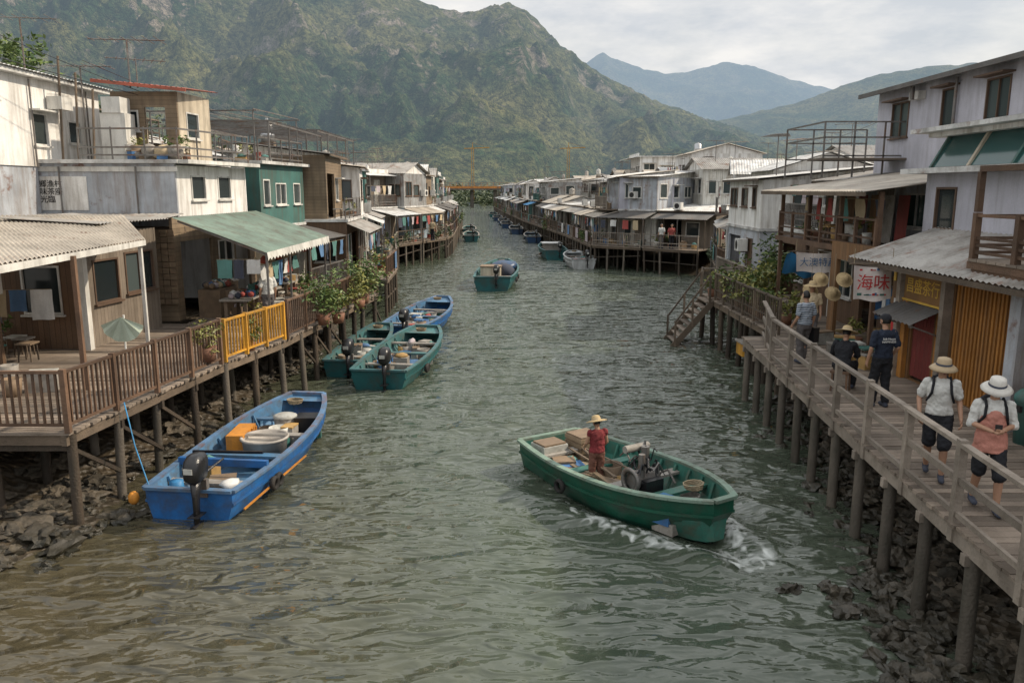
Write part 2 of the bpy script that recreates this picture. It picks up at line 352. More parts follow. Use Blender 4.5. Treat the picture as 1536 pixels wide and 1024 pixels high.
def roof(g,x0,x1,y0,y1,z,kind,m=None,sub=2,rise=.5):
    m=m or R.choice(ROOFS); o=.3; rb=int((x1-x0+2*o)/.16)
    if kind=='slope':
        g.csheet('roof',m,(x0-o,y0-o,z+.06),(x1+o,y0-o,z+.06),(x1+o,y1+o,z+.06+rise),(x0-o,y1+o,z+.06+rise),rb,.018,sub)
        g.beam('roof',WOOD,(x0-o,y0-o+.03,z+.0),(x1+o,y0-o+.03,z+.0),.05,.08)
        for xx in(x0,x1): g.poly('roof',R.choice(WALLS[:7]),[(xx,y0,z),(xx,y1,z),(xx,y1,z+rise*.95)])
        g.poly('roof',WHITE2,[(x0,y1,z),(x1,y1,z),(x1,y1,z+rise),(x0,y1,z+rise)])
    elif kind=='gable':
        ym=(y0+y1)/2; h=rise+.35
        g.csheet('roof',m,(x0-o,y0-o,z),(x1+o,y0-o,z),(x1+o,ym,z+h),(x0-o,ym,z+h),rb,.018,sub)
        g.csheet('roof',m,(x0-o,y1+o,z),(x1+o,y1+o,z),(x1+o,ym,z+h),(x0-o,ym,z+h),rb,.018,sub)
        for xx in(x0,x1): g.poly('roof',WHITE,[(xx,y0,z),(xx,y1,z),(xx,ym,z+h*.93)])
    elif kind=='gableX':
        xm=(x0+x1)/2; h=rise+.4; rb=int((y1-y0+2*o)/.16)
        for xx in(x0-o,x1+o): g.csheet('roof',m,(xx,y0-o,z),(xx,y1+o,z),(xm,y1+o,z+h),(xm,y0-o,z+h),rb,.018,sub)
        for yy in(y0,y1): g.poly('roof',WHITE,[(x0,yy,z),(x1,yy,z),(xm,yy,z+h*.93)])
    else:
        g.box('roof',ROOFW,x0-.25,x1+.25,y0-.25,y1+.25,z+.003,z+.12)
        if R.random()<.6:
            g.rail('roof_rail',R.choice([METAL,WOOD,BFRAME]),[(x0,y0,z+.12),(x1,y0,z+.12),(x1,y1,z+.12)],.9,1.2,0,2,.04)
            if R.random()<.5:
                for xx in(x0+.1,x1-.1):
                    for yy in(y0+.15,y1-.2): g.beam('roof_frame',METAL,(xx,yy,z+.12),(xx,yy,z+2.0),.05)
                    g.beam('roof_frame',METAL,(xx,y0,z+2.0),(xx,y1,z+2.0),.05)
                for k in range(6): yy=y0+.1+(y1-y0-.2)*k/5; g.beam('roof_frame',METAL,(x0,yy,z+2.05),(x1,yy,z+2.05),.035)
            clutter(g,x0+.4,x1-.4,y0+.4,y1-.4,z+.122,5,'roof_clutter')
        else:
            for a in ((x0-.2,x1+.2,y0-.2,y0-.12),(x0-.2,x1+.2,y1+.12,y1+.2)): g.box('roof',WHITE,*a,z+.12,z+.4)
def autowins(L,z0,z1,shop=False,dens=.75):
    w=[];u=.3
    while u<L-.9:
        k=R.random()
        if shop and k<.45 and u<L-2: a=R.uniform(1.2,2.2); w.append((u,min(u+a,L-.2),z0+.02,z0+2.05,'o')); u+=a+.35
        elif shop and k<.65: w.append((u,u+.85,z0+.02,z0+2.0,'d')); u+=1.2
        elif k<dens+ (0.1 if shop else 0): a=R.uniform(.6,1.3); a=min(a,L-u-.2); w.append((u,u+a,z0+.8,min(z1-.3,z0+R.uniform(1.6,1.95)),R.choice('wwW'))); u+=a+R.uniform(.3,.9)
        else: u+=.8
    return w
def house(p,q,d=5,dk=1.6,st=2,h1=2.5,h2=2.3,wm=None,wm2=None,rk=None,rm=None,lod=1,set2=None,deck=True,z=DZ,aw=None,name='stilt_house',piles=True,rise=.5):
    p=V((p[0],p[1]));q=V((q[0],q[1])); L=(q-p).length; rz=math.atan2(q.y-p.y,q.x-p.x); w=L-.15
    g=G(name,(p.x,p.y,z),rz); wm=wm or R.choice(WALLS); wm2=wm2 or R.choice(WALLS[:9]); near=lod==0
    y0=dk;y1=dk+d
    if piles:
        nx=max(2,int(w/1.3)); 
        for yy in ([.12,dk,dk+d*.5] if deck else [dk,dk+d*.5]):
            for i in range(nx+1):
                x=.1+(w-.2)*i/nx+R.uniform(-.12,.12); g.cyl('stilts',R.choice([PILE,PILE,CPILE]),(x+R.uniform(-.15,.15),yy,-3),(x,yy,-.12),.085,.08,n=6)
        g.beam('stilts',PILE,(0,.12,-.9),(w,.12,-R.uniform(.5,1.4)),.07)
    if deck:
        if near:
            n=int(w/.16)
            for i in range(n): g.box('deck',DECK,i*.16,i*.16+.145,0,dk,-.05,R.uniform(-.006,.006))
        else: g.box('deck',DECK,0,w,0,dk-.003,-.05,0)
        g.box('deck',WOOD,0,w,.03,.12,-.2,-.053); g.box('deck',WOOD,0,w,dk-.1,dk,-.2,-.053)
        g.rail('railing',R.choice([WOOD,WOOD,GWOOD,RWOOD,METAL]),[(0.05,.06,0),(w-.05,.06,0)],.95,1.3,R.choice([0,.17,.17]) if lod<2 else 0,R.choice([1,2]),.06)
        clutter(g,.3,w-.3,.4,dk-.3,0,int(w*(1.8 if lod<2 else .8)))
        if R.random()<.4: g.leaves('creeper',R.choice([LEAF,LEAFD]),(R.uniform(.8,w-.8),.0,.5),(.9,.3,.6),220,.09)
        if R.random()<.35:
            xx=R.uniform(1,w-1); g.box('hung_cloth',R.choice(CL+[TARP]),xx,xx+R.uniform(.6,1.4),-.03,-.01,.15,.95)
    g.box('floor',GRWALL,0,w,y0+.003,y1,-.18,0)
    fm=R.choice([FRAME,FRAME,BFRAME])
    g.wall(wm,(0,y0),(w,y0),0,h1,autowins(w,0,h1,True),fm=fm)
    g.wall(wm,(w,y0+.1),(w,y1),0,h1,autowins(d-.1,0,h1),fm=fm)
    g.wall(wm,(0,y1),(0,y0+.1),0,h1,autowins(d-.1,0,h1),fm=fm)
    g.wall(wm,(w-.1,y1),(.1,y1),0,h1)
    if aw is None: aw=R.random()<.8
    if aw:
        am=R.choice([ROOFW,ROOFW,ROOF,ROOFT,ROOFD,TARP if R.random()<.25 else ROOF]); e=R.uniform(.9,dk+.1) ; zt=h1-.03
        g.csheet('awning',am,(-.05,y0-e,zt-.45),(w+.05,y0-e,zt-.45),(w+.05,y0,zt),(-.05,y0,zt),int(w/.16),.018,2 if lod else 4)
        nn=max(2,int(w/2)) 
        for i in range(nn+1): x=.08+(w-.16)*i/nn; g.beam('awning',R.choice([WOOD,METAL]),(x,y0-e+.05,0),(x,y0-e+.05,zt-.47),.05)
        if R.random()<.6: laundry(g,(.2,y0-e+.1,zt-.6),(w-.2,y0-e+.1,zt-.6),int(w*1.2))
    top=h1;ty0=y0
    if st>=2:
        s2=R.choice([0,0,.9,1.5]) if set2 is None else set2; ty0=y0+s2; wx0=0 if R.random()<.6 else R.uniform(0,w*.25); wx1=w if R.random()<.6 else w-R.uniform(0,w*.25)
        g.box('floor',ROOFW,-.08,w+.08,y0-.08,y1+.05,h1+.003,h1+.12)
        zb=h1+.12; zt=zb+h2
        g.wall(wm2,(wx0,ty0),(wx1,ty0),zb,zt,autowins(wx1-wx0,zb,zt,s2>.5,.85),fm=fm)
        g.wall(wm2,(wx1,ty0+.1),(wx1,y1),zb,zt,autowins(y1-ty0-.1,zb,zt,dens=.85),fm=fm)
        g.wall(wm2,(wx0,y1),(wx0,ty0+.1),zb,zt,autowins(y1-ty0-.1,zb,zt,dens=.85),fm=fm)
        g.wall(wm2,(wx1-.1,y1),(wx0+.1,y1),zb,zt)
        if s2>.5 or R.random()<.35:
            e=0 if s2>.5 else 1.0
            if e: g.box('balcony',WOOD,0,w,y0-e,y0-.09,h1+.02,h1+.11)
            g.rail('balcony',R.choice([METAL,WOOD,TEAL,GWOOD]),[(0,y0-e+.04,zb),(w,y0-e+.04,zb)],.9,1.2,R.choice([0,.15]),2,.045)
            if R.random()<.6: laundry(g,(.3,y0-e+.2,zb+1.6),(w-.3,y0-e+.2,zb+1.6),int(w))
            if R.random()<.5:
                for x in(.1,w-.1): g.beam('balcony',METAL,(x,y0-e+.08,zb),(x,y0-e+.08,zt-.12),.05)
                g.csheet('awning',R.choice(ROOFS),(-.1,y0-e-.1,zt-.1),(w+.1,y0-e-.1,zt-.1),(w+.1,ty0,zt+.1),(-.1,ty0,zt+.1),int(w/.16),.018,2)
            clutter(g,.3,w-.3,y0-e+.3,max(y0-e+.5,ty0-.2),zb,3)
        roof(g,wx0,wx1,ty0,y1,zt,rk or R.choice(['slope','gable','gableX','flat','flat']),rm,2 if lod else 4,rise)
        top=zt
    else: roof(g,0,w,y0,y1,h1,rk or R.choice(['slope','gable','gableX','flat']),rm,2 if lod else 4,rise)
    if R.random()<.2: tank(g,R.uniform(.8,w-.8),y1-.7,top+.55)
    for k in range(R.choice([0,1,2,2])): antenna(g,R.uniform(.3,w-.3),R.uniform(ty0+.5,y1-.3),top,R.uniform(1.2,2.4),k=1.3)
    if R.random()<.6: acunit(g,(R.uniform(.6,w-.6),y0-.26,h1-.9 if not aw else h1+.9 if st>1 and ty0==y0 else h1+.15))
    x=R.choice([.12,w-.12]); g.cyl('drain_pipe',R.choice([FRAME,METAL]),(x,y0-.06,-.8),(x,y0-.06,h1-.1),.035,n=6)
    return g.build()
# ------------------------------------------------------------------ ground, water
def interp(tab,y):
    if y<=tab[0][0]:return tab[0][1]
    for (a,b),(c,d) in zip(tab[:-1],tab[1:]):
        if y<=c: return b+(d-b)*(y-a)/(c-a)
    return tab[-1][1]
XL=[(-20,-8.3),(10,-8.1),(13,-7.7),(18,-7.4),(30,-7.0),(45,-8.6),(61,-10),(72,-9),(117,-10.5),(128,-12),(140,-60),(200,-150),(330,-300)]
XR=[(-20,5.7),(9,5.7),(17,6.9),(30,9.2),(45,13),(53,13.5),(62,9.5),(74,8.5),(108,5),(150,2),(200,-1),(240,2),(260,20),(330,300)]
def axis(vals):
    out=[]
    for a,b,s in vals:
        n=max(1,round((b-a)/s))
        out+=[a+(b-a)*i/n for i in range(n)]
    out.append(vals[-1][1]); return out
def grid(name,xs,ys,zf,m,smooth=True,attr=None):
    vs=[(x,y,zf(x,y)) for y in ys for x in xs]; n=len(xs)
    fs=[(j*n+i,j*n+i+1,(j+1)*n+i+1,(j+1)*n+i) for j in range(len(ys)-1) for i in range(n-1)]
    me=bpy.data.meshes.new(name); me.from_pydata(vs,[],fs); me.materials.append(m)
    me.polygons.foreach_set('use_smooth',[smooth]*len(fs))
    if attr:
        at=me.attributes.new('foam','FLOAT','POINT'); at.data.foreach_set('value',[attr(v[0],v[1]) for v in vs])
    o=bpy.data.objects.new(name,me); sc.collection.objects.link(o); return o
def gz(x,y):
    d=max(interp(XL,y)-x,x-interp(XR,y))
    n=noise.noise(V((x*.5,y*.5,0)))*.25+noise.noise(V((x*1.7,y*1.7,3)))*.1
    if d<-3: return -1.2
    return max(-1.2,min(.95,d*.32))+n*(.7 if d>-1 else .2)
gx=axis([(-3000,-200,700),(-200,-40,20),(-40,-16,2),(-16,-4,.3),(-4,4,1),(4,16,.3),(16,40,2),(40,200,20),(200,3000,700)])
gy=axis([(-60,2,5),(2,34,.3),(34,80,1),(80,340,5),(340,4000,600)])
grid('ground',gx,gy,gz,groundmat())
BOW=V((3.47,12.3)); STERN=V((.80,16.55)); BA=(BOW-STERN).normalized(); BP=V((BA.y*-1,BA.x)); BL=(BOW-STERN).length
def bcoord(x,y):
    r=V((x,y))-STERN; return r.dot(BA),r.dot(BP)
def wake(x,y):
    s,p=bcoord(x,y); b=BL-s; z=0
    if b>-.6:
        q=abs(p)-(.30*max(0,b)+.55)
        z+=.10*math.cos(q*5)*math.exp(-q*q*1.1)*math.exp(-max(0,b)/11)
    if b>BL: z+=.06*math.sin(b*3.2)*math.exp(-p*p/ (1+.05*b*b))*math.exp(-(b-BL)/12)
    return z
def foam(x,y):
    s,p=bcoord(x,y); f=0; ap=abs(p)
    if -0.3<s<BL+.9:
        w=1.0*math.sqrt(max(0,1-(max(0,s-BL*.45)/(BL*.57))**2)) if s<BL*1.02 else 0
        w=max(w,.1); k=min(1,max(0,(s/BL-.05)/.6)); f=k*math.exp(-((ap-w-.12)/(.26+.10*(1-s/BL)))**2)*.85
    if s<0: f=max(f,.4*math.exp(-(p/.8)**2)*math.exp(s/3))
    q=ap-(.30*max(0,BL-s)+.65)
    if s>0: f=max(f,.5*math.exp(-(q/.35)**2)*math.exp(-(BL-s)/2.2) if s<BL else 0)
    return f
def wz(x,y):
    if y<5 or y>90 or abs(x)>13: return 0
    k=min(1,(y-5)/3)*min(1,(90-y)/20)*min(1,(13-abs(x))/2)
    z=.045*noise.noise(V((x*.5,y*.9,1)))+.036*noise.noise(V((x*1.1+y*.3,y*2.0,7)))+.014*noise.noise(V((x*2.6,y*4.5,9)))
    s=math.hypot(x-1.5,y-27); z+=.03*math.sin(s*3.0)*math.exp(-s*s/36)
    return k*(z+wake(x,y))
wy=[-60,0,5];y=6.
while y<420: wy.append(y); y*=1.0105
wy+=[600,800]
wx=axis([(-700,-60,100),(-60,-14,4),(-14,14,.13),(14,60,4),(60,700,100)])
def watermat():
    m,nt,b=newmat('creek_water'); g=nd(nt,'ShaderNodeNewGeometry'); P=g.outputs['Position']
    def ns(sc_,scl,det,dist,off=0,rot=0):
        mp=nd(nt,'ShaderNodeMapping',{'Vector':P,'Scale':scl,'Location':(off,off,0),'Rotation':(0,0,rot)})
        return nd(nt,'ShaderNodeTexNoise',{'Vector':mp.outputs[0],'Scale':sc_,'Detail':det,'Roughness':.4,'Distortion':dist}).outputs[0]
    a=ns(1.0,(.7,1.6,1),1,.8,1,.12); c=ns(2.4,(.7,1.5,1),1,1.0,2,-.2); d=ns(7,(.8,1.5,1),1,.5,3); L=ns(.16,(1,.5,1),3,.4,4)
    calm=mrange(nt,L,.35,.65,.6,1.25)
    h=mth(nt,'ADD',mth(nt,'MULTIPLY',a,1.1),mth(nt,'ADD',mth(nt,'MULTIPLY',c,.52),mth(nt,'MULTIPLY',d,.06)))
    h=mth(nt,'MULTIPLY',h,calm)
    bp=nd(nt,'ShaderNodeBump',{'Height':h,'Strength':1,'Distance':.36}); nt.links.new(bp.outputs[0],b.inputs['Normal'])
    s=nd(nt,'ShaderNodeSeparateXYZ',{0:P})
    sh=mth(nt,'ADD',mth(nt,'ADD',mth(nt,'MULTIPLY',s.outputs[0],-.22),mth(nt,'MULTIPLY',s.outputs[1],-.075)),mth(nt,'MULTIPLY',L,1.0))
    sh=mrange(nt,sh,-.4,1.1)
    col=mixc(nt,sh,(.068,.084,.060),(.070,.060,.036))
    at=nd(nt,'ShaderNodeAttribute',attribute_name='foam')
    fn=ns(4,(1,1,1),6,1.2,5); f=mrange(nt,mth(nt,'ADD',at.outputs['Fac'],mth(nt,'MULTIPLY',mth(nt,'SUBTRACT',fn,.5),2.4)),.5,1.15)
    f=mth(nt,'MULTIPLY',f,mrange(nt,at.outputs['Fac'],.1,.5,0,.9))
    col=mixc(nt,f,col,(.66,.69,.66)); nt.links.new(col,b.inputs['Base Color'])
    nt.links.new(mrange(nt,f,0,1,.03,.8),b.inputs['Roughness']); b.inputs['IOR'].default_value=1.45
    b.inputs['Specular IOR Level'].default_value=.65
    return m
grid('water',wx,wy,wz,watermat(),attr=foam)
# ------------------------------------------------------------------ mountains
def mountmat(name,rockamt=1,base=(.050,.088,.038),lite=(.215,.205,.085),tex=1.0,hz=.88):
    m,nt,b=newmat(name); g=nd(nt,'ShaderNodeNewGeometry'); P=g.outputs['Position']
    def ns(s,det,r=.6):
        return nd(nt,'ShaderNodeTexNoise',{'Vector':P,'Scale':s*tex,'Detail':det,'Roughness':r,'Distortion':.3}).outputs[0]
    big=ns(.011,5,.65); med=ns(.06,4,.7); fine=ns(.28,4,.75)
    s=nd(nt,'ShaderNodeSeparateXYZ',{0:P})
    c=mixc(nt,mrange(nt,big,.42,.58),base,lite)
    c=mixc(nt,mrange(nt,med,.46,.62,0,.6),c,tuple(x*.6 for x in base))
    c=mixc(nt,mrange(nt,ns(.17,3,.7),.5,.66,0,.5),c,(.21,.20,.085))
    c=mixc(nt,mrange(nt,fine,.44,.60,0,.75),c,tuple(x*.35 for x in base))
    rk=mrange(nt,mth(nt,'ADD',mth(nt,'MULTIPLY',ns(.024,5,.72),.6),mth(nt,'MULTIPLY',ns(.10,5,.7),.5)),.59,.64)
    rk=mth(nt,'MULTIPLY',rk,mrange(nt,s.outputs[2],25,100,0,rockamt*.8))
    c=mixc(nt,rk,c,mixc(nt,mrange(nt,fine,.38,.60),(.13,.11,.08),(.43,.36,.29)))
    nt.links.new(c,b.inputs['Base Color']); b.inputs['Roughness'].default_value=.9; b.inputs['Specular IOR Level'].default_value=.05
    h=mth(nt,'ADD',mth(nt,'MULTIPLY',fine,1.),mth(nt,'MULTIPLY',med,2.))
    bp=nd(nt,'ShaderNodeBump',{'Height':h,'Strength':1,'Distance':6/tex}); nt.links.new(bp.outputs[0],b.inputs['Normal'])
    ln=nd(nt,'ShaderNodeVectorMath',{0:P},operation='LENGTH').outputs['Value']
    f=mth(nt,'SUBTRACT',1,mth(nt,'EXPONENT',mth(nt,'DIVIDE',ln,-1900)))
    em=nd(nt,'ShaderNodeEmission',{'Color':(.42,.53,.65,1),'Strength':hz})  # aerial haze painted into the slope as bluish emission, stronger with distance
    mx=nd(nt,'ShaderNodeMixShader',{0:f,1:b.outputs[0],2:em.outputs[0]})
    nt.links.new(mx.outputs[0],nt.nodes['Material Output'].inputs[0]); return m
def mountain(name,crest,footd,m,nx,nyy,amp,jag,seed,pw=1.15,nf=1/90,hard=1.):
    vs=[];n=nx+1
    xs0,xs1=crest[0][0],crest[-1][0]
    def cr(x):
        for a,b in zip(crest[:-1],crest[1:]):
            if x<=b[0]: t=(x-a[0])/(b[0]-a[0]); t=t*t*(3-2*t)*.5+t*.5; return V(a).lerp(V(b),t)
        return V(crest[-1])
    T=[i/nyy for i in range(nyy+1)]+[1.03,1.08,1.15,1.3]
    for t in T:
        for i in range(n):
            x=xs0+(xs1-xs0)*i/nx; c=cr(x); fo=V(footd(c))
            p=fo.lerp(c,t) if t<=1 else c+(c-fo)*(t-1)
            zz=c.z*(t**pw) if t<=1 else c.z*(1-(t-1)*2)
            q=V((p.x*nf+seed,p.y*nf*.8,seed))
            rd=noise.ridged_multi_fractal(q,.9,2.1,5,1.0,2.0)-1.1
            env=math.sin(math.pi*min(1,t)**.8)**.7 if t<1 else 0
            zz+=amp*rd*env*(c.z/150 if c.z<200 else 1.3)
            p.y-=amp*.6*noise.noise(q*2.3)*env
            zz+=jag*(noise.fractal(V((p.x/18*hard,p.y/18*hard,seed)),.8,2.1,4))*min(1,t*3)
            vs.append((p.x,p.y,max(-1,zz)))
    fs=[(j*n+i,j*n+i+1,(j+1)*n+i+1,(j+1)*n+i) for j in range(len(T)-1) for i in range(nx)]
    me=bpy.data.meshes.new(name); me.from_pydata(vs,[],fs); me.materials.append(m); me.polygons.foreach_set('use_smooth',[True]*len(fs))
    o=bpy.data.objects.new(name,me); sc.collection.objects.link(o)
C1=[(-620,520,215),(-436,560,210),(-350,590,191),(-250,620,178),(-161,650,177),(-108,665,167),(-78.7,675,154),(-60,682,150),(-42.5,690,148),(-28,695,151),(-15.5,700,153),(-1.7,705,160),(12.3,710,151.5),(24,715,144),(35.4,720,134),(48,727,125),(63,735,116),(85,747,104),(111,760,92.5),(174,790,76),(227,820,64),(299,850,46),(420,880,14)]
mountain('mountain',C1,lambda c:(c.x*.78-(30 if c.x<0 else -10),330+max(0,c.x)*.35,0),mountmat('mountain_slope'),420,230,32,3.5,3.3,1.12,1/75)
C2=[(40,1080,30),(118,1090,54),(180,1095,72),(242,1100,88),(322,1100,106),(383,1100,120),(435,1100,140),(486,1100,155),(556,1100,165),(640,1100,172),(730,1100,170),(950,1100,120)]
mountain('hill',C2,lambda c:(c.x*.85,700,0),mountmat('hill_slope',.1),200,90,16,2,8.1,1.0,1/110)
C3=[(-100,2200,240),(92,2200,290),(179,2200,322),(215,2200,345),(240,2200,358),(262,2200,346),(338,2200,322),(400,2200,305),(479,2200,314),(530,2200,326),(566,2200,333),(637,2200,324),(726,2200,294),(834,2200,270),(997,2200,222),(1300,2200,180)]
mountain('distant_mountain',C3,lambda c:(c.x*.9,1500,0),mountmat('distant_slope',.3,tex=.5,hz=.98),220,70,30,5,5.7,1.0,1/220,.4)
# ------------------------------------------------------------------ near-left structures
def xeL(y): return interp([(12.95,-7.5),(18.4,-6.85),(21.5,-6.2),(31.5,-5.3)],y)
g=G('wooden_boardwalk'); y=12.95
while y<31.4:
    g.box('planks',DECK,-16 if y<24 else -10,xeL(y)+R.uniform(-.02,.03),y,y+.142,DZ-.045,DZ+R.uniform(-.005,.008)); y+=.155
g.beam('joists',WOOD,(-16,13.05,DZ-.14),(-7.55,13.05,DZ-.14),.12,.18)
for a,b in zip([12.95,18.4,21.5],[18.4,21.5,31.5]):
    for off in(.1,1.4): g.beam('joists',WOOD,(xeL(a)-off,a,DZ-.14),(xeL(b)-off,b,DZ-.14),.1,.18)
y=13.1
while y<31.5:
    for off in(.12,1.5,3.0):
        x=xeL(y)-off+R.uniform(-.05,.05); g.cyl('stilts',R.choice([PILE,PILE,CPILE]),(x+R.uniform(-.1,.1),y,-.8),(x,y,DZ-.05),.09,.085,n=8)
    g.beam('joists',PILE,(xeL(y)-3.2,y,DZ-.28),(xeL(y)-.02,y,DZ-.28),.1,.14)
    if R.random()<.5: g.beam('joists',PILE,(xeL(y)-.12,y,DZ-.3),(xeL(y+1.4)-.12,y+1.4,.5),.05,.07)
    y+=1.38
for x in(-9.2,-10.8,-12.5): g.cyl('stilts',PILE,(x,13.1,-.8),(x,13.1,DZ-.05),.1,n=8)
g.build()
g=G('wooden_railing'); g.rail('railing',RWOOD,[(-14,12.98,DZ),(-7.52,12.98,DZ),(-6.87,18.4,DZ)],1.05,1.35,.125,1,.09); g.build()
g=G('wooden_railing'); g.rail('railing',RWOOD,[(-6.2,21.65,DZ),(-5.9,24.5,DZ),(-5.35,31.4,DZ)],1.05,1.4,.14,1,.08); g.build()
g=G('yellow_fence'); g.rail('railing',YEL,[(-6.84,18.6,DZ),(-6.25,21.5,DZ)],1.0,1.0,.14,1,.09); g.build()
g=G('timber_house'); z=DZ
g.wall(BRWALL,(-17,20.2),(-10.9,20.2),z,4.6,[(1.2,2.3,2.5,3.9,'w'),(3.0,3.9,z+.02,3.85,'o'),(4.5,5.5,z+.9,3.9,'w')],fm=FRAME)
g.wall(GRWALL,(-10.9,20.3),(-10.5,23.6),z,4.7,[(.3,1.4,z+1.1,4.0,'w'),(1.7,3.1,z+1.2,4.1,'w')],fm=BFRAME)
g.wall(GRWALL,(-10.5,23.6),(-17,23.6),z,4.7)
g.wall(BRWALL,(-12.9,18.2),(-11.9,18.2),z,4.3,[(.2,.8,z+1.1,3.7,'w')],fm=FRAME)
g.csheet('roof',ROOFT,(-8.45,12.4,4.58),(-9.2,20.1,4.58),(-10.4,21.6,5.12),(-15.6,21.6,5.12),46,.022,4)
g.beam('roof',FRAME,(-8.47,12.4,4.49),(-9.22,20.1,4.49),.06,.13)
g.csheet('roof',ROOF,(-10.4,20.2,4.95),(-10.2,23.9,4.95),(-13,23.9,5.1),(-13,20.2,5.1),22,.02,4)
g.box('posts',FRAME,-10.98,-10.78,20.0,20.2,z,4.85)
g.beam('posts',FRAME,(-9.3,20.0,z),(-9.3,20.0,4.5),.08); g.beam('posts',RWOOD,(-8.75,15.9,z),(-8.75,15.9,4.5),.09)
g.box('lamp',FRAME,-12.1,-11.7,18.0,18.19,3.45,3.9)
clutter(g,-14,-11.2,18.2,19.9,z,14); clutter(g,-12,-9.5,15,17.5,z,5)
laundry(g,(-12.8,19.2,3.4),(-11.3,19.4,3.4),3)
g.build()
g=G('grey_shop_house')
g.wall(GREY,(-22,25.6),(-10.6,25.6),4.65,6.6)
g.wall(WHITE,(-10.6,25.7),(-9.9,30.2),4.95,6.55,[(.8,1.7,5.45,6.25,'w'),(2.5,3.4,5.45,6.25,'w')])
g.wall(WHITE,(-9.9,30.2),(-22,30.2),z,6.6)
g.box('roof',ROOFW,-22,-10.45,25.45,30.3,6.603,6.72)
g.beam('roof',FRAME,(-10.35,25.5,6.66),(-9.6,30.3,6.66),.5,.12)
g.box('floor',WOOD,-22,-10.3,25.3,25.6,4.5,4.647)
g.box('trim',FRAME,-22,-10.5,25.55,25.598,6.35,6.5); g.box('trim',CR[6],-15.5,-15.42,25.5,25.596,4.65,6.6)
g.csheet('roof',ROOF,(-22,23.9,4.95),(-10.4,23.9,4.95),(-10.4,25.58,5.05),(-22,25.58,5.05),60,.02,2)
g.wall(HBWALL,(-15,24.6),(-10.4,24.6),z,4.6,[(.3,1.2,z+.9,4,'w')])
for i in range(9):
    for j in range(12):
        a=-12.3+i*.22; zz=2.3+j*.19
        g.box('bamboo_screen',CR[3] if (i+j)%2 else HBWALL,a,a+.2,24.5+(.02 if (i+j)%2 else 0),24.56,zz,zz+.17)
g.wall(HBWALL,(-10.4,24.6),(-9.7,30.2),z,4.95,[(.4,2.4,z+.02,4.2,'o'),(2.8,3.9,z+.9,4.1,'w'),(4.1,5.2,z+.02,4.1,'o')])
g.box('counter',CR[3],-10.0,-9.3,25.2,26.8,z,z+.9)
for k in range(3):
    yy=24+k*2.2; g.box('counter',CR[6],-8.9,-8.0,yy,yy+1.3,z+.7,z+.76)
    for a in(.1,1.2): g.box('counter',WOOD,-8.8,-8.7,yy+a,yy+a+.06,z,z+.7); g.box('counter',WOOD,-8.2,-8.1,yy+a,yy+a+.06,z,z+.7)
    for i in range(16): g.blob('goods',R.choice(CL+CR+[WICK]),(R.uniform(-8.8,-8.1),yy+R.uniform(.1,1.2),z+.85),(R.uniform(.06,.14),)*3,1)
    for i in range(6): g.obox('goods',R.choice(CRW),(R.uniform(-8.8,-8.1),yy+R.uniform(.1,1.2),z+.86),(.2,.2,.2),Matrix.Rotation(R.random(),3,'Z'))
clutter(g,-8.9,-7.2,23.6,30,z,16)
for i in range(26): g.blob('goods',R.choice(CL+CR),(-9.65+R.uniform(-.3,.3),25.3+R.random()*1.4,z+1.0),(.12,.12,.12),1)
M=Matrix.Translation((-14.9,25.56,5.72))@Matrix.Rotation(math.pi/2,4,'X')
g.text('lettering',DARK,'大澳水鄉漁村\n棚屋海味茶座\n歡迎光臨',.24,M)
g.box('board',WHITE,-16.3,-13.4,25.572,25.596,5.15,6.2)
for k in range(4): g.cyl('drain_pipe',METAL,(-19+k*2.4,25.5,4.7),(-19+k*2.4,25.5,6.5),.03,n=6)
g.build()
g=G('shop_awning')
g.csheet('sheet',ROOFG,(-9.7,23.0,5.0),(-9.6,30.3,5.0),(-6.95,30.4,4.05),(-7.05,23.0,4.0),44,.025,4)
n=48
vs=[]
for i in range(n+1):
    t=i/n; x=-7.05+.1*t;y=23+7.4*t; vs+= [(x,y,4.02+.05*t),(x+.03,y,3.80+(.06 if i%2 else -.02))]
g.add('valance',FRAME,vs,[(2*i,2*i+2,2*i+3,2*i+1) for i in range(n)])
for y in(23.1,25.5,28,30.3): g.beam('posts',METAL,(-7.1,y,DZ),(-7.1,y,4.0),.06); g.beam('posts',METAL,(-7.1,y,3.95),(-9.6,y,4.9),.05)
laundry(g,(-7.4,23.4,3.6),(-7.4,27.5,3.6),7)
laundry(g,(-8.6,23.2,3.8),(-7.3,23.2,3.8),3)
for i in range(9): g.lathe('lampshades',R.choice([FRAME,CL[3],CR[5]]),(-7.6,23.6+i*.8,3.7),[(.02,.12),(.12,.0),(.1,-.12),(.02,-.14)],n=10)
g.build()
g=G('white_house')
g.wall(WHITE,(-14.8,14),(-14.8,29.6),6.5,9.15,[(8.6,9.3,7.2,8.2,'W'),(11.4,12.2,7.15,8.15,'W'),(13.4,14.2,7.3,8.05,'w')],fm=FRAME)
g.wall(WHITE,(-22,14),(-14.9,14),1.75,9.15); g.wall(WHITE,(-14.8,29.6),(-22,29.6),1.75,9.15)
g.box('roof',ROOFW,-22.4,-14.5,13.7,29.9,9.153,9.27)
g.csheet('roof',ROOFW,(-14.4,13.6,9.3),(-14.4,30,9.3),(-19,30,9.7),(-19,13.6,9.7),80,.02,2)
g.box('base',GREY,-22,-14.85,14.2,25.5,1.75,6.497)
for k in range(3): g.cyl('pipes',METAL,(-14.72,22+k*3.3,6.5),(-14.72,22+k*3.3,9.1),.03,n=6)
g.box('air_conditioner',FRAME,-14.75,-14.3,26.2,26.9,8.3,8.7)
antenna(g,-15.2,26,9.3,1.7,k=1.5,a=.2); antenna(g,-15.0,21.5,9.3,1.1,k=1.3,a=.9)
g.build()
g=G('rooftop_shack'); z2=6.72
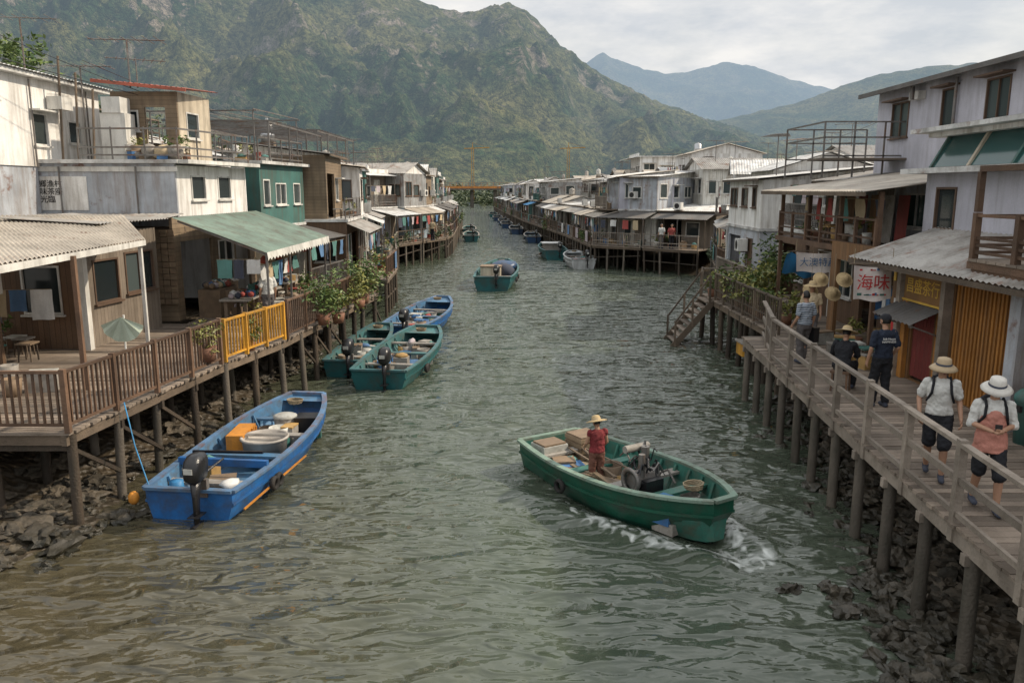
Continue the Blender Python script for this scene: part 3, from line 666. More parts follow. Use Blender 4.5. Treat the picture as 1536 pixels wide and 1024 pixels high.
g.wall(HBWALL,(-13.4,27.6),(-11.2,27.6),z2,9.0,[(1.1,1.8,z2+.05,8.5,'o'),(.2,.9,z2+1,8.4,'w')]); g.wall(CREAM,(-11.2,27.7),(-11.0,30),z2,9.0,[(.5,1.4,z2+.8,8.4,'w')]); g.wall(CREAM,(-13.4,30),(-13.4,27.7),z2,9.0)
g.csheet('roof',ROOFR,(-13.8,27.2,9.35),(-10.7,27.2,9.05),(-10.7,30.2,9.25),(-13.8,30.2,9.5),18,.02,4)
g.beam('roof',ROOFR,(-13.8,27.2,9.3),(-10.7,27.2,9.0),.05,.1)
g.box('fridge',FRAME,-13.3,-12.5,26.6,27.3,z2,z2+1.5); g.box('fridge',FRAME,-13.2,-12.6,26.55,27.25,z2+1.503,z2+2.0)
clutter(g,-12.3,-10.8,26.0,27.3,z2,16)
g.rail('railing',METAL,[(-13.6,25.7,z2),(-10.5,25.7,z2),(-9.7,30,z2)],.95,1.1,0,2,.04)
antenna(g,-12.6,27.4,9.1,1.5,k=1.7,a=.15); antenna(g,-12.4,27.5,9.1,.9,k=1.3,a=.5); antenna(g,-14,27,z2,3.0,k=1.4)
for i in range(3): g.blob('tarp',R.choice([CL[0],CL[3],CR[6]]),(-11.6+i*.4,26.2,z2+.25),(.3,.3,.25),2,.4,3)
for i in range(3): g.cyl('poles',WOOD,(-14.4+i*.5,26.2,z2),(-14.3+i*.5,26.3,z2+3.2-i*.5),.04,n=6)
g.build()
def frameroof(x0,x1,y0,y1,z0,z1,m=METAL,name='metal_pergola'):
    g=G(name)
    for x in(x0,x1):
        n=max(1,int((y1-y0)/2.2))
        for i in range(n+1): y=y0+(y1-y0)*i/n; g.beam('frame',m,(x,y,z0),(x,y,z1),.06)
        g.beam('frame',m,(x,y0,z1),(x,y1,z1),.06)
    k=int((y1-y0)/.6)
    for i in range(k+1): y=y0+(y1-y0)*i/k; g.beam('frame',m,(x0-.2,y,z1+.05),(x1+.2,y,z1+.05),.04)
    g.build()
house((-7.9,31.3),(-7.4,36.2),d=4.5,dk=1.9,st=2,wm=CREAM,wm2=TEAL,lod=0,rk='flat',rm=ROOFW,set2=0,h2=2.4)
frameroof(-13,-9.2,31,39.5,6.9,8.3)
def edgeL(y): return interp([(31.5,-5.4),(42,-6.0),(55,-8.0),(61,-8.6),(66,-6.2),(70,-5.2),(80,-5.6),(117,-7.2),(160,-9.5)],y)
wl=[HBWALL,WHITE,WHITE2,TEAL,WHITE,GRWALL,SILV]
y=36.4; i=0
while y<122:
    L=R.uniform(4.0,5.4)*(1 if y<90 else 1.2); y2=y+L
    house((edgeL(y),y),(edgeL(y2),y2),d=R.uniform(4,5.5),dk=R.uniform(1.6,2.2),st=2 if R.random()<.85 else 1,lod=1 if y<75 else 2,h1=2.6,h2=R.uniform(2.3,2.9),wm2=wl[i%7])
    x=edgeL(y)-8.3
    house((x,y+.4),(edgeL(y2)-8.3,y2),d=5,dk=.2,st=2,lod=2,deck=False,h1=2.8,h2=R.uniform(2.6,3.4),wm=R.choice(WALLS[:8]),piles=False)
    y=y2+.1;i+=1
house((-14,31),(-14,37),d=6,dk=.2,st=2,deck=False,h1=3,h2=2.9,wm2=HBWALL,wm=WHITE,piles=False,rk='flat')
frameroof(-13.5,-9.5,40,49,7.0,8.6)
# ------------------------------------------------------------------ right side
def xeR(y): return 4.7+.08*y
g=G('wooden_boardwalk'); y=2.5
while y<22:
    g.box('planks',DECK,xeR(y)+R.uniform(-.02,.02),9.4,y,y+.142,DZ-.045,DZ+R.uniform(-.005,.008)); y+=.155
y=22.05
while y<31.4:
    g.box('planks',DECK,7.5+R.uniform(-.03,.03),12,y,y+.142,DZ-.045,DZ+R.uniform(-.005,.008)); y+=.155
for off in(.08,1.8): g.beam('joists',GWOOD,(xeR(2.5)+off,2.5,DZ-.15),(xeR(22)+off,22,DZ-.15),.1,.2)
g.beam('joists',WOOD,(7.6,22,DZ-.15),(7.6,31.4,DZ-.15),.1,.2)
y=7.6
while y<22:
    for off in(.12,1.9):
        g.cyl('stilts',CPILE if off<1 else PILE,(xeR(y)+off+R.uniform(-.03,.03),y,-.8),(xeR(y)+off,y,DZ-.05),.1,.09,n=8)
    g.beam('joists',GWOOD,(xeR(y)-.02,y,DZ-.3),(xeR(y)+3,y,DZ-.3),.1,.14)
    y+=1.28
y=22.2
while y<31.5:
    for off in(.12,1.9): g.cyl('stilts',PILE,(7.5+off+R.uniform(-.1,.1),y,-.8),(7.5+off,y,DZ-.05),.1,.09,n=8)
    y+=1.3
g.build()
g=G('wooden_railing')
pts=[(xeR(y)+.05,y,DZ) for y in(2.5,6.2,9.3,12.4,15.5,18.8)]+[(7.0,21.9,DZ)]
up=V((0,0,1))
for a,b in zip(pts[:-1],pts[1:]):
    a=V(a);b=V(b); g.beam('rails',GWOOD,a+up*1.0,b+up*1.0,.10,.05); g.beam('rails',GWOOD,a+up*.55,b+up*.55,.05,.09); g.beam('rails',GWOOD,a+up*.12,b+up*.12,.05,.07)
    for k in (0,.5): q=a.lerp(b,k); g.box('posts',GWOOD,q.x-.05,q.x+.05,q.y-.05,q.y+.05,DZ-.25,DZ+1.0 if k else DZ+1.06)
g.build()
g=G('wooden_railing'); g.rail('railing',WOOD,[(7.55,22.2,DZ),(7.55,29.4,DZ)],1.0,1.2,.2,2,.07); g.build()
g=G('wooden_railing'); g.rail('railing',GWOOD,[(7.5,31.3,DZ),(11.5,31.3,DZ)],1.0,1.2,0,2,.07); g.build()
g=G('wooden_stairs')
for i in range(9):
    t=i/8; x=7.4-1.3*t; zz=DZ-.1-t*1.75; g.box('treads',DECK,x-.14,x+.14,29.6,31.0,zz-.03,zz+.02)
for yy in(29.55,31.05):
    g.beam('stringers',WOOD,(7.5,yy,DZ-.1),(5.95,yy,-.2),.06,.22); g.beam('handrail',WOOD,(7.4,yy,DZ+.9),(6.15,yy,.9),.06,.06)
    for t in(0,.5,1): g.beam('handrail',WOOD,(7.4-1.25*t,yy,DZ-.2-1.65*t),(7.4-1.25*t,yy,DZ+.9-1.7*t),.07)
g.build()
ORANGE=mat('orange_shutter',(.42,.185,.04),dirt=.45,ds=(5,5,.6),boards=12); OCH=mat('ochre_wall',(.42,.22,.05),dirt=.4); REDP=mat('red_paint',(.45,.03,.03),dirt=.1); GOLD=mat('gold_paint',(.70,.45,.08),dirt=.1); DRED=mat('dark_red_curtain',(.20,.035,.03),dirt=.2); TIMB=mat('brown_shop_timber',(.23,.12,.05),boards=5,dirt=.4)
SIGNB=mat('sign_board',(.26,.14,.05),dirt=.2); CLOTH=mat('banner_cloth',(.72,.66,.62),dirt=.15,rough=.9)
g=G('shop_house')
g.wall(TIMB,(8.6,21.5),(8.6,8),z,4.45,[(.4,3.6,z+.02,4.0,'o'),(4.6,5.5,z+.02,3.9,'o'),(6.15,8.15,z+.02,4.1,'o'),(9.2,10.4,z+.02,3.9,'o')])
g.box('shutter',ORANGE,8.66,8.7,13.35,15.35,z,4.1)
for i in range(17): g.box('shutter',ORANGE,8.62,8.66,13.37+i*.118,13.43+i*.118,z+.02,4.1)
g.box('column',GREY,8.4,8.598,13.0,13.3,z,4.45); g.box('column',GWOOD,8.42,8.598,15.4,15.55,z,4.4); g.box('column',GWOOD,8.42,8.598,17.2,17.35,z,4.4)
g.box('column',ORANGE,8.5,8.598,15.56,15.75,z,3.5); g.box('column',ORANGE,8.5,8.598,17.0,17.19,z,3.5)
for i in range(12): g.add('curtain',DRED,[(8.62+.03*(i%2),16.0+i*.08,z+.1),(8.62+.03*((i+1)%2),16.08+i*.08,z+.1),(8.62+.03*((i+1)%2),16.08+i*.08,3.3),(8.62+.03*(i%2),16.0+i*.08,3.3)],[(0,1,2,3)])
g.box('interior_wall',OCH,11,11.1,8,21.5,z,4.4); g.box('floor',WOOD,9.4,12,8,22,z-.1,z)
clutter(g,8.9,9.8,18,21,z,14); clutter(g,8.0,8.4,17.6,21,z,8)
for k in range(14): g.box('goods',R.choice(CR+CL),9.5,9.9,17.9+k*.22,18.08+k*.22,z+.6+R.random(),z+.9+R.random())
for k in range(22): g.obox('posters',R.choice([CL[0],REDP,GOLD,CR[6],CL[3]]),(8.585,R.choice([R.uniform(15.6,17),R.uniform(17.4,17.9),R.uniform(12.2,12.9)]),R.uniform(2.6,4.2)),(.02,R.uniform(.08,.2),R.uniform(.1,.25)),Matrix.Identity(3))
g.csheet('roof',ROOF,(7.75,18.4,4.28),(7.95,11.2,4.28),(9.75,11.2,4.95),(9.75,18.4,4.95),44,.02,4)
g.beam('roof',WOOD,(7.77,18.4,4.2),(7.97,11.2,4.2),.05,.1)
for y in(18.2,15.4,13): g.beam('roof',WOOD,(7.9,y,4.2),(8.6,y,4.35),.06)
g.wall(LAV,(9.7,19.0),(9.7,13.9),4.5,6.15,[(.5,1.35,4.9,5.85,'w')],fm=BFRAME)
g.wall(WHITE,(9.7,13.9),(9.7,8),4.5,6.15,[(.3,1.8,5.3,6.0,'w'),(2.2,4,5.3,6.0,'w')],fm=BFRAME)
g.wall(WHITE,(14,19.0),(9.8,19.0),z,6.15); 
g.box('corner_post',GREY,9.55,9.7,13.8,14.15,4.9,6.15)
g.box('roof',ROOFW,9.25,14,7.6,19.4,6.153,6.27)
for i in range(7):
    y0=18.9-i*1.55; y1=y0-1.45
    g.add('penthouse',GGLASS,[(9.75,y0,6.3),(9.75,y1,6.3),(10.15,y1,7.0),(10.15,y0,7.0)],[(0,1,2,3)]); g.beam('penthouse',CREAM if i%2 else TEAL,(9.74,y0+.05,6.28),(10.14,y0+.05,7.02),.08)
g.add('penthouse',CREAM,[(9.75,18.95,6.28),(14,18.95,6.28),(14,18.95,7.0),(10.15,18.95,7.0)],[(0,1,2,3)])
g.box('penthouse',WHITE,9.9,14,8,19.5,7.0,7.1); g.box('penthouse',ROOFW,9.6,14.2,7.8,19.8,7.103,7.2); g.box('penthouse',METAL,10.4,14,8.5,19.2,7.203,7.32)
g.build()
g=G('wooden_balcony')
g.box('floor',RWOOD,8.1,9.65,8,14.2,4.42,4.55)
for i in range(22): g.box('floor',DECK,8.08,9.6,8+i*.28,8.26+i*.28,4.553,4.6)
g.rail('railing',RWOOD,[(8.15,8.1,4.6),(8.15,14.1,4.6),(9.6,14.1,4.6)],.75,1.1,0,3,.11)
for y in(9.8,12.2): g.beam('railing',RWOOD,(8.15,y,5.4),(8.15,y,6.1),.1)
g.beam('railing',RWOOD,(8.15,14.1,5.41),(8.15,14.1,6.1),.1)
g.beam('railing',RWOOD,(8.15,8,6.15),(8.15,14.1,6.15),.1)
g.beam('brackets',RWOOD,(8.2,14.1,4.35),(8.2,8,4.35),.14)
clutter(g,8.5,9.3,9,13.5,4.6,6)
g.build()
g=G('shop_sign'); g.box('board',SIGNB,8.50,8.56,15.65,17.15,3.5,4.08)
for a in((15.6,17.2,3.46,3.5),(15.6,17.2,4.08,4.12)): g.box('board',GOLD,8.48,8.57,*a)
M=Matrix.Translation((8.495,16.4,3.78))@Matrix.Rotation(-math.pi/2,4,'Z')@Matrix.Rotation(math.pi/2,4,'X'); g.text('lettering',GOLD,'昌盛茶行',.34,M); g.build()
g=G('door_awning'); g.csheet('sheet',ROOFD,(7.9,17.3,3.15),(7.9,15.6,3.15),(8.55,15.6,3.45),(8.55,17.3,3.45),10,.02,4)
for y in(15.65,17.25): g.beam('bracket',METAL,(7.95,y,3.12),(8.55,y,2.9),.03)
g.build()
def banner(name,x0,x1,y,z0,z1,txt,m1,size,deco=None):
    g=G(name); n=12; vs=[]
    for i in range(n+1):
        t=i/n; yy=y+.05*math.sin(t*7); sag=.05*math.sin(math.pi*t); vs+=[(x0+(x1-x0)*t,yy,z1-sag),(x0+(x1-x0)*t+.03,yy-.02,z0-sag*.6+.02*math.sin(t*9))]
    g.add('cloth',CLOTH,vs,[(2*i,2*i+2,2*i+3,2*i+1) for i in range(n)],True)
    M=Matrix.Translation(((x0+x1)/2,y-.075,(z0+z1)/2-.02))@Matrix.Rotation(math.pi/2,4,'X'); g.text('lettering',m1,txt,size,M)
    if deco:
        for k in range(14): x=R.uniform(x0+.05,x1-.1); zz=R.choice([z0+.09,z1-.12]); g.box('lettering',R.choice([m1,CR[4],CL[1]]),x,x+R.uniform(.03,.1),y-.075,y-.068,zz,zz+R.uniform(.02,.06))
    g.cyl('pole',WOOD,(x0-.1,y,z1+.02),(x1+.1,y,z1+.02),.02,n=6)
    for x in(x0,x1): g.cyl('pole',ROPE,(x,y,z1),(x,y,z1+.35),.008,n=4)
    return g.build()
banner('cloth_banner',7.3,8.12,17.0,3.48,4.22,'海味',REDP,.36,True)
banner('cloth_banner',7.9,9.1,22.2,3.55,4.1,'大澳特產',CL[1],.26)
g=G('grey_house')
g.wall(LAV,(13,29.3),(13,10),1.75,9.15,[(1.1,2.3,7.5,8.65,'W'),(4.3,5.1,7.5,8.75,'W'),(6.6,7.7,7.4,8.75,'W'),(10,11,7.4,8.7,'W')],fm=BFRAME)
g.wall(LAV,(20,29.3),(13.1,29.3),1.75,9.15)
g.poly('roof',ROOFD,[(12.5,29.8,9.1),(12.5,9.8,9.1),(16.5,9.8,10.0),(16.5,29.8,10.0)]); g.poly('roof',ROOFD,[(12.5,29.8,9.0),(12.5,9.8,9.0),(16.5,9.8,9.9),(16.5,29.8,9.9)])
g.beam('roof',ROOFD,(12.5,29.8,9.05),(12.5,9.8,9.05),.08,.14); g.poly('roof',LAV,[(13,29.3,9.15),(20,29.3,9.15),(16.5,29.3,9.95)])
g.box('vent',FRAME,12.75,12.99,26.0,26.6,8.6,8.85); g.cyl('vent',METAL,(12.7,26.3,8.6),(12.7,26.3,9.0),.07,n=8)
g.cyl('drain_pipe',METAL,(12.9,24.1,6),(12.9,24.1,9),.05,n=6)
g.build()
g=G('timber_terrace')
g.box('floor',RWOOD,8.7,13,19.3,26.5,4.18,4.32)
g.rail('railing',RWOOD,[(8.8,26.4,4.32),(8.8,19.4,4.32)],.75,1.15,0,2,.08)
for y in(19.4,21.7,24,26.4): g.beam('posts',RWOOD,(8.86,y,z),(8.86,y,5.75),.1); g.beam('posts',RWOOD,(11,y,z),(11,y,5.9),.1)
g.csheet('roof',ROOFT,(8.3,27,5.75),(8.3,19.1,5.75),(12.9,19.1,6.35),(12.9,27,6.35),48,.02,4)
g.beam('roof',WOOD,(8.32,27,5.69),(8.32,19.1,5.69),.05,.1)
g.wall(GREY,(10.6,26.4),(10.6,19.4),4.32,6.0,[(.5,2,4.9,5.7,'w'),(3,4,4.35,5.9,'d'),(4.6,6.4,4.8,5.7,'g')],fm=FRAME)
laundry(g,(9.3,26,5.55),(9.3,20,5.55),6); clutter(g,9.1,10.2,19.8,26,4.32,10)
for i in range(7): g.add('curtain',R.choice([DRED,TIMB,ORANGE,CR[6]]),[(9.9,20.2+i*.8,4.4),(9.9,20.8+i*.8,4.4),(9.95,20.8+i*.8,5.65),(9.95,20.2+i*.8,5.65)],[(0,1,2,3)])
g.wall(BRWALL,(10.2,27),(10.2,21.6),z,4.18,[(.5,1.5,z+.02,3.8,'d'),(2,3.2,z+.8,3.7,'w'),(3.8,5,z+.02,3.9,'o')])
g.build()
g=G('metal_scaffold'); 
for yy in(27.3,31):
    for zz in(6.9,7.5,8.0): g.beam('frame',METAL,(10.4,yy,zz),(13.4,yy,zz),.05)
    for x in(10.4,11.4,12.4,13.4): g.beam('frame',METAL,(x,yy,6.2),(x,yy,8.0),.05)
for zz in(7.5,8.0): g.beam('frame',METAL,(10.4,27.3,zz),(10.4,31,zz),.05)
g.box('frame',DECK,10.2,13.6,26.9,28.2,6.75,6.82); g.build()
house((10.2,31.2),(10.2,27.2),d=4,dk=.2,st=2,h1=2.5,h2=1.7,deck=False,wm=BRWALL,wm2=WHITE2,rk='slope',rm=ROOF,lod=0)
g=G('tarpaulin'); n=8; vs=[]
for i in range(n+1):
    for j in range(5): vs.append((7.9+i*.13,22.9+.1*j+.05*math.sin(i*2),4.0-.14*j+.06*math.sin(i*1.4+j)-.03*i))
g.add('sheet',TARP,vs,[(i*5+j,(i+1)*5+j,(i+1)*5+j+1,i*5+j+1) for i in range(n) for j in range(4)],True); g.build()
house((9.6,37.6),(9.4,31.9),d=4.5,dk=.5,st=2,h1=2.4,h2=1.9,wm=GREY,wm2=WHITE,rk='slope',rm=ROOFW,set2=0,lod=0,aw=False)
house((11,43),(10.6,38),d=5,dk=1.6,st=2,wm=TEAL,wm2=WHITE2,rk='gable',rm=ROOFW)
house((12,48),(11,43.2),d=5,dk=1.6,st=1,wm=WHITE2,rk='gable',rm=ROOF)
house((13,52.5),(12,48.2),d=5,dk=1.2,st=2,wm=WHITE,wm2=WHITE,rk='gableX',rm=ROOFW)
for (x,y0,y1,h) in((16.5,33,40,2.3),(17.5,41,48,2.6),(19.5,48.5,56,2.2),(24,38,46,2.9),(27,50,58,2.9)):
    house((x,y1),(x,y0),d=6,dk=.2,st=2,h1=2.8,h2=h,deck=False,piles=False,lod=2,wm=R.choice([WHITE,WHITE2,SILV]),wm2=R.choice([WHITE,WHITE2,LAV]),rk=R.choice(['gable','slope','gableX']),rm=R.choice([ROOFW,ROOF,ROOFW]))
house((5.9,59.3),(9.2,56.6),d=6,dk=2.2,st=2,wm=WHITE2,wm2=GREY,set2=0,lod=1,rk='slope',rm=ROOFW)
house((9.2,56.6),(12.6,53.6),d=6,dk=2.4,st=1,wm=GRWALL,lod=1,rk='slope',rm=ROOFW)
def edgeR(y): return interp([(59.5,5.8),(74,4.8),(90,3.2),(108,1.4),(150,-1.5),(200,-4.6),(240,-4)],y)
y=59.6
while y<212:
    L=R.uniform(4.0,5.6)*(1 if y<90 else 1.3); y2=y+L
    house((edgeR(y2),y2),(edgeR(y),y),d=R.uniform(4,5.5),dk=R.uniform(1.6,2.2),st=2 if R.random()<.5 else 1,lod=1 if y<80 else 2,wm2=R.choice([WHITE,WHITE2,SILV,LAV,GREY]),rk=R.choice(['slope','slope','gable']),rm=R.choice([ROOFW,ROOF,ROOFW,ROOFT]))
    for off,hh in((8.2,2.6),(15.5,3.2)):
        if off>10 and y>150: continue
        house((edgeR(y2)+off,y2),(edgeR(y)+off,y+.5),d=5,dk=.2,st=2,lod=2,deck=False,h1=2.8,h2=R.uniform(2.0,hh),wm=R.choice([WHITE,WHITE2,SILV]),wm2=R.choice([WHITE,WHITE,WHITE2,LAV,CREAM]),piles=False,rk=R.choice(['gable','gableX','flat','slope']),rm=R.choice([ROOFW,ROOF,ROOFT]))
    y=y2+.1
house((15,76),(15,69),d=6,dk=.2,st=2,h1=4.3,h2=2.6,deck=False,piles=False,lod=2,wm=WHITE,wm2=WHITE,rk='gable',rm=ROOFT,set2=0,rise=.5,name='white_house')
house((13.0,92),(13,84),d=7,dk=.2,st=2,h1=4.6,h2=2.6,deck=False,piles=False,lod=2,wm=WHITE,wm2=WHITE,rk='flat',set2=0,name='white_house')
# ------------------------------------------------------------------ bridge & cranes
g=G('footbridge'); OR=mat('orange_bridge_paint',(.55,.22,.05),dirt=.3)
g.box('deck',OR,-34,16,262,265,6.1,6.75); g.box('deck',CPILE,-34,16,261.5,265.5,5.6,6.097); g.rail('railing',OR,[(-34,262,6.75),(16,262,6.75)],1.1,2,0,2,.1)
for x in(-28,-20.5,-13,-5.5,3,12): g.cyl('piers',CPILE,(x,263.5,-1),(x,263.5,5.6),.6,n=10)
g.build()
for x,y,h in((-14,290,20),(20,290,20)):
    g=G('crane_mast'); 
    for a in((-.4,-.4),(.4,-.4),(.4,.4),(-.4,.4)): g.beam('mast',YEL,(x+a[0],y+a[1],1),(x+a[0],y+a[1],h),.1)
    for k in range(int(h)): g.beam('mast',YEL,(x-.4,y-.4,k+1),(x+.4,y-.4,k+2),.07)
    g.beam('jib',YEL,(x-3,y,h),(x+6,y,h+.3),.25); g.beam('jib',YEL,(x,y,h+2),(x+6,y,h+.3),.06); g.beam('jib',YEL,(x,y,h),(x,y,h+2),.15); g.build()
# ------------------------------------------------------------------ boats
def hullmats(n,o,l,i): return (mat(n+'_hull_upper',o,rough=.4,dirt=.55,ds=(2,2,2),dcol=(.05,.045,.035),fine=14),mat(n+'_hull_lower',l,rough=.45,dirt=.65,ds=(2,2,2),dcol=(.04,.04,.03),fine=14),mat(n+'_hull_inside',i,rough=.55,dirt=.75,ds=(3,3,3),dcol=(.09,.075,.05),fine=14))
def motor(g,x,y,z,m=BLACK,a=0,part='outboard_motor'):
    def rr(cx,cy,cz,w,d,n=14,p=3.0): return [(cx+w*math.copysign(abs(math.cos(t))**(2/p),math.cos(t)),cy+d*math.copysign(abs(math.sin(t))**(2/p),math.sin(t)),cz) for t in [2*math.pi*i/n for i in range(n)]]
    g.loft(part,m,[rr(x,y-.05,z+.30,.10,.15),rr(x,y-.04,z+.36,.16,.22),rr(x,y-.03,z+.50,.175,.25),rr(x,y,z+.66,.165,.24),rr(x,y+.02,z+.76,.12,.18),rr(x,y+.02,z+.79,.05,.08)])
    g.box(part,CR[2],x-.178,x-.172,y-.15,y+.1,z+.52,z+.57); g.box(part,CR[2],x-.08,x+.08,y-.292,y-.283,z+.5,z+.6)
    g.loft(part,m,[rr(x,y-.1,z-.45,.035,.09,8,2),rr(x,y-.08,z+.0,.05,.10,8,2),rr(x,y-.06,z+.31,.09,.12,8,2)])
    g.box(part,m,x-.1,x+.1,y-.25,y+.05,z-.32,z-.30); g.cyl(part,m,(x,y-.28,z-.5),(x,y+.08,z-.5),.05,.03,n=8)
    g.box(part,METAL,x-.12,x+.12,y+.08,y+.18,z-.05,z+.28); g.cyl(part,m,(x,y+.15,z+.33),(x+.12,y+.75,z+.45),.025,.02,n=6)
def boat(name,a,b,B,Hs,Hb,mats,blunt=.3,rimm=None,thw=(.25,.5,.72),bowdeck=.84,load=8,mot=1,extra=None,rows=16,stern=.84,rake=.3):
    a=V((a[0],a[1],0));b=V((b[0],b[1],0)); L=(b-a).length; d=(b-a)/L; g=G(name,tuple((a+b)/2),math.atan2(-d.x,d.y)); up_,lo,ins=mats; rimm=rimm or up_
    n=rows; S=[];I=[]
    for i in range(n+1):
        t=i/n; w=B/2*(stern+(1-stern)*math.sin(math.pi/2*min(1,t/.45))) if t<.45 else B/2*(1-(1-blunt)*((t-.45)/.55)**2.6)
        zg=Hs+(Hb-Hs)*t**2.2; zk=-.25+(max(0,t-.6)/.4)**2*rake; wb=w*(.78-.22*t); y=-L/2+L*t
        yk=y-(.30*max(0,t-.6)/.4 if t>.6 else 0)
        S.append([(-w,y,zg),(-w*.985,y,zg-.28*(zg-zk)),(-(w*.45+wb*.55),y-(y-yk)*.6,zk+.35*(zg-zk)),(-wb,yk,zk+.06),(0,yk,zk),(wb,yk,zk+.06),((w*.45+wb*.55),y-(y-yk)*.6,zk+.35*(zg-zk)),(w*.985,y,zg-.28*(zg-zk)),(w,y,zg)])
        yi=min(max(y,-L/2+.07),L/2-.07); wi=w-.06; wbi=max(.05,wb-.02); fl=max(zk+.14,.03)
        I.append([(-wi,yi,zg-.004),(-wi*.96,yi,fl+.5*(zg-fl)),(-wbi,yi,fl),(wbi,yi,fl),(wi*.96,yi,fl+.5*(zg-fl)),(wi,yi,zg-.004)])
    vs=[p for r in S for p in r]; k=9
    up=[];lw=[]
    for j in range(n):
        for i in range(k-1):
            f=(j*k+i,j*k+i+1,(j+1)*k+i+1,(j+1)*k+i); (up if i in(0,1,6,7) else lw).append(f)
    g.add('hull',up_,vs,up,True); g.add('hull',lo,vs,lw,True)
    g.add('hull',up_,S[0],[tuple(range(9))]); g.add('hull',up_,S[-1],[tuple(range(9))])
    vs=[p for r in I for p in r]; k=6
    g.add('hull_inside',ins,vs,[(j*k+i,j*k+i+1,(j+1)*k+i+1,(j+1)*k+i) for j in range(n) for i in range(5)]); g.add('hull_inside',ins,I[0],[tuple(range(6))]); g.add('hull_inside',ins,I[-1],[tuple(range(6))])
    for j in range(n):
        for i in(0,-1):
            p=V(S[j][i]);q=V(S[j+1][i]); g.beam('gunwale',rimm,p+V((0,0,.015)),q+V((0,0,.015)),.12,.05)
            p=V(S[j][1 if i==0 else -2]);q=V(S[j+1][1 if i==0 else -2]); g.beam('gunwale',up_,p,q,.05,.05)
    for r in(0,-1): g.beam('gunwale',rimm,V(S[r][0])+V((0,0,.018)),V(S[r][-1])+V((0,0,.018)),.12,.055)
    def W(t):
        i=min(n-1,int(t*n)); return abs(I[i][0][0]),S[i][0][2]
    for j in range(2,n-1,2):
        if j/n>bowdeck-.05: break
        r=I[j]
        for sgn in(0,-1): g.beam('ribs',ins,V(r[sgn])*1+V((.03 if sgn==0 else -.03,0,-.03)),V(r[2 if sgn==0 else 3]),.05,.04)
    for k_,t in enumerate(thw): w,zz=W(t); g.box('thwarts',ins if k_%2 else CR[6],-w,w,-L/2+L*t-.11,-L/2+L*t+.11,zz-.18,zz-.13)
    js=[j for j in range(n+1) if j/n>=bowdeck]
    if len(js)>1: g.add('bow_deck',ins,[(I[j][s][0],I[j][s][1],I[j][s][2]-.05) for j in js for s in(0,5)],[(2*i,2*i+2,2*i+3,2*i+1) for i in range(len(js)-1)])
    if mot: motor(g,.25,-L/2-.12,Hs-.05)
    clutter(g,-B*.30,B*.30,-L*.33,L*.33,.06,load,'cargo',pots=False)
    for i in range(3):
        x=R.choice([-1,1])*(B/2+.05); yy=R.uniform(-L*.3,L*.0); g.lathe('fender',RUBBER,(x,yy,Hs-.3),[(.11,-.06),(.15,0),(.11,.06),(.07,0),(.11,-.06)],n=12,M=Matrix.Rotation(math.pi/2,3,'Y'))
    for k in range(5):
        pts=[(.15*math.cos(t*.7+k)*(1+.08*k),L*.36+.15*math.sin(t*.7+k),Hb-.02+.02*k) for t in range(10)]
        g.tube('rope',ROPE,pts,.012,4)
    if extra: extra(g,L,B,Hs,Hb)
    return g.build()
BLU=hullmats('blue',(.02,.12,.34),(.018,.10,.26),(.07,.18,.32)); GRN=hullmats('green',(.010,.085,.052),(.007,.055,.036),(.035,.15,.115)); TEA=hullmats('teal',(.018,.11,.115),(.012,.075,.065),(.055,.155,.16)); DKB=hullmats('dark_blue',(.02,.06,.14),(.02,.04,.08),(.09,.13,.16))
GRIM=mat('pale_green_rim',(.20,.29,.23),dirt=.6,ds=(4,4,4)); BOR=mat('tarnished_rim',(.09,.18,.31),dirt=.65,ds=(4,4,4),rust=.6); ORB=mat('orange_crate_plastic',(.54,.22,.03),dirt=.35); TRM=mat('dark_teal_rim',(.05,.14,.15),dirt=.6,ds=(4,4,4))
TUB=mat('grey_plastic_tub',(.40,.37,.33),dirt=.3)
def ex_blue(g,L,B,Hs,Hb):
    g.lathe('tub',TUB,(.15,.0,.15),[(0,.02),(.42,.02),(.47,.46),(.51,.48),(.50,.52),(.45,.51),(.43,.42),(0,.40)],n=24); 
    for a in range(3): g.beam('tub',CR[6],(-.3,.0+a*.05,.66),(.6,.05+a*.05,.68),.03)
    M=Matrix.Rotation(.15,3,'Z'); g.obox('orange_crate',ORB,(-.52,.3,.46),(.36,.95,.46),M)
    for i in range(5): g.obox('orange_crate',ORB,(-.345,.3-.36+i*.18,.48),(.03,.05,.38),M)
    g.lathe('basket',CR[6],(.0,1.45,.15),[(0,0),(.2,0),(.24,.3),(.26,.55),(.22,.55),(.2,.1),(0,.1)],n=16); g.lathe('basket',CR[2],(.0,1.45,.6),[(0,.14),(.2,.13),(.27,.1),(.27,.06)],n=16)
    g.obox('black_box',BLACK,(.48,1.6,.42),(.48,.45,.42),M); g.obox('black_box',BLACK,(.48,1.6,.65),(.52,.49,.05),M)
    g.beam('crossbar',BLU[0],(-.9,-1.55,.62),(.9,-1.55,.62),.1,.14); g.beam('crossbar',BLACK,(-.75,-1.3,.72),(.7,-1.3,.76),.05)
    g.box('stern_deck',BLU[2],-.8,.8,-L/2+.08,-L/2+.55,.36,.4); g.blob('rag',CL[0],(.55,-L/2+.5,.50),(.16,.2,.09),2,.6,3); g.lathe('can',TARP,(-.45,-L/2+.4,.4),[(0,.18),(.12,.17),(.13,0)],n=12)
    g.blob('buoy',ORB,(-1.12,-L/2+.1,.32),(.10,.10,.13),2); g.tube('mooring_rope',mat('blue_rope',(.04,.25,.5)),[(-.8,-L/2+.1,.55),(-1.2,-L/2+.4,1.2),(-1.6,-L/2+.8,1.9)],.012,5)
    clutter(g,-.6,.6,.7,2.0,.08,5,'cargo',pots=False)
    g.box('rub_stripe',ORB,B/2-.02,B/2+.010,-L*.48,L*.03,.19,.22)
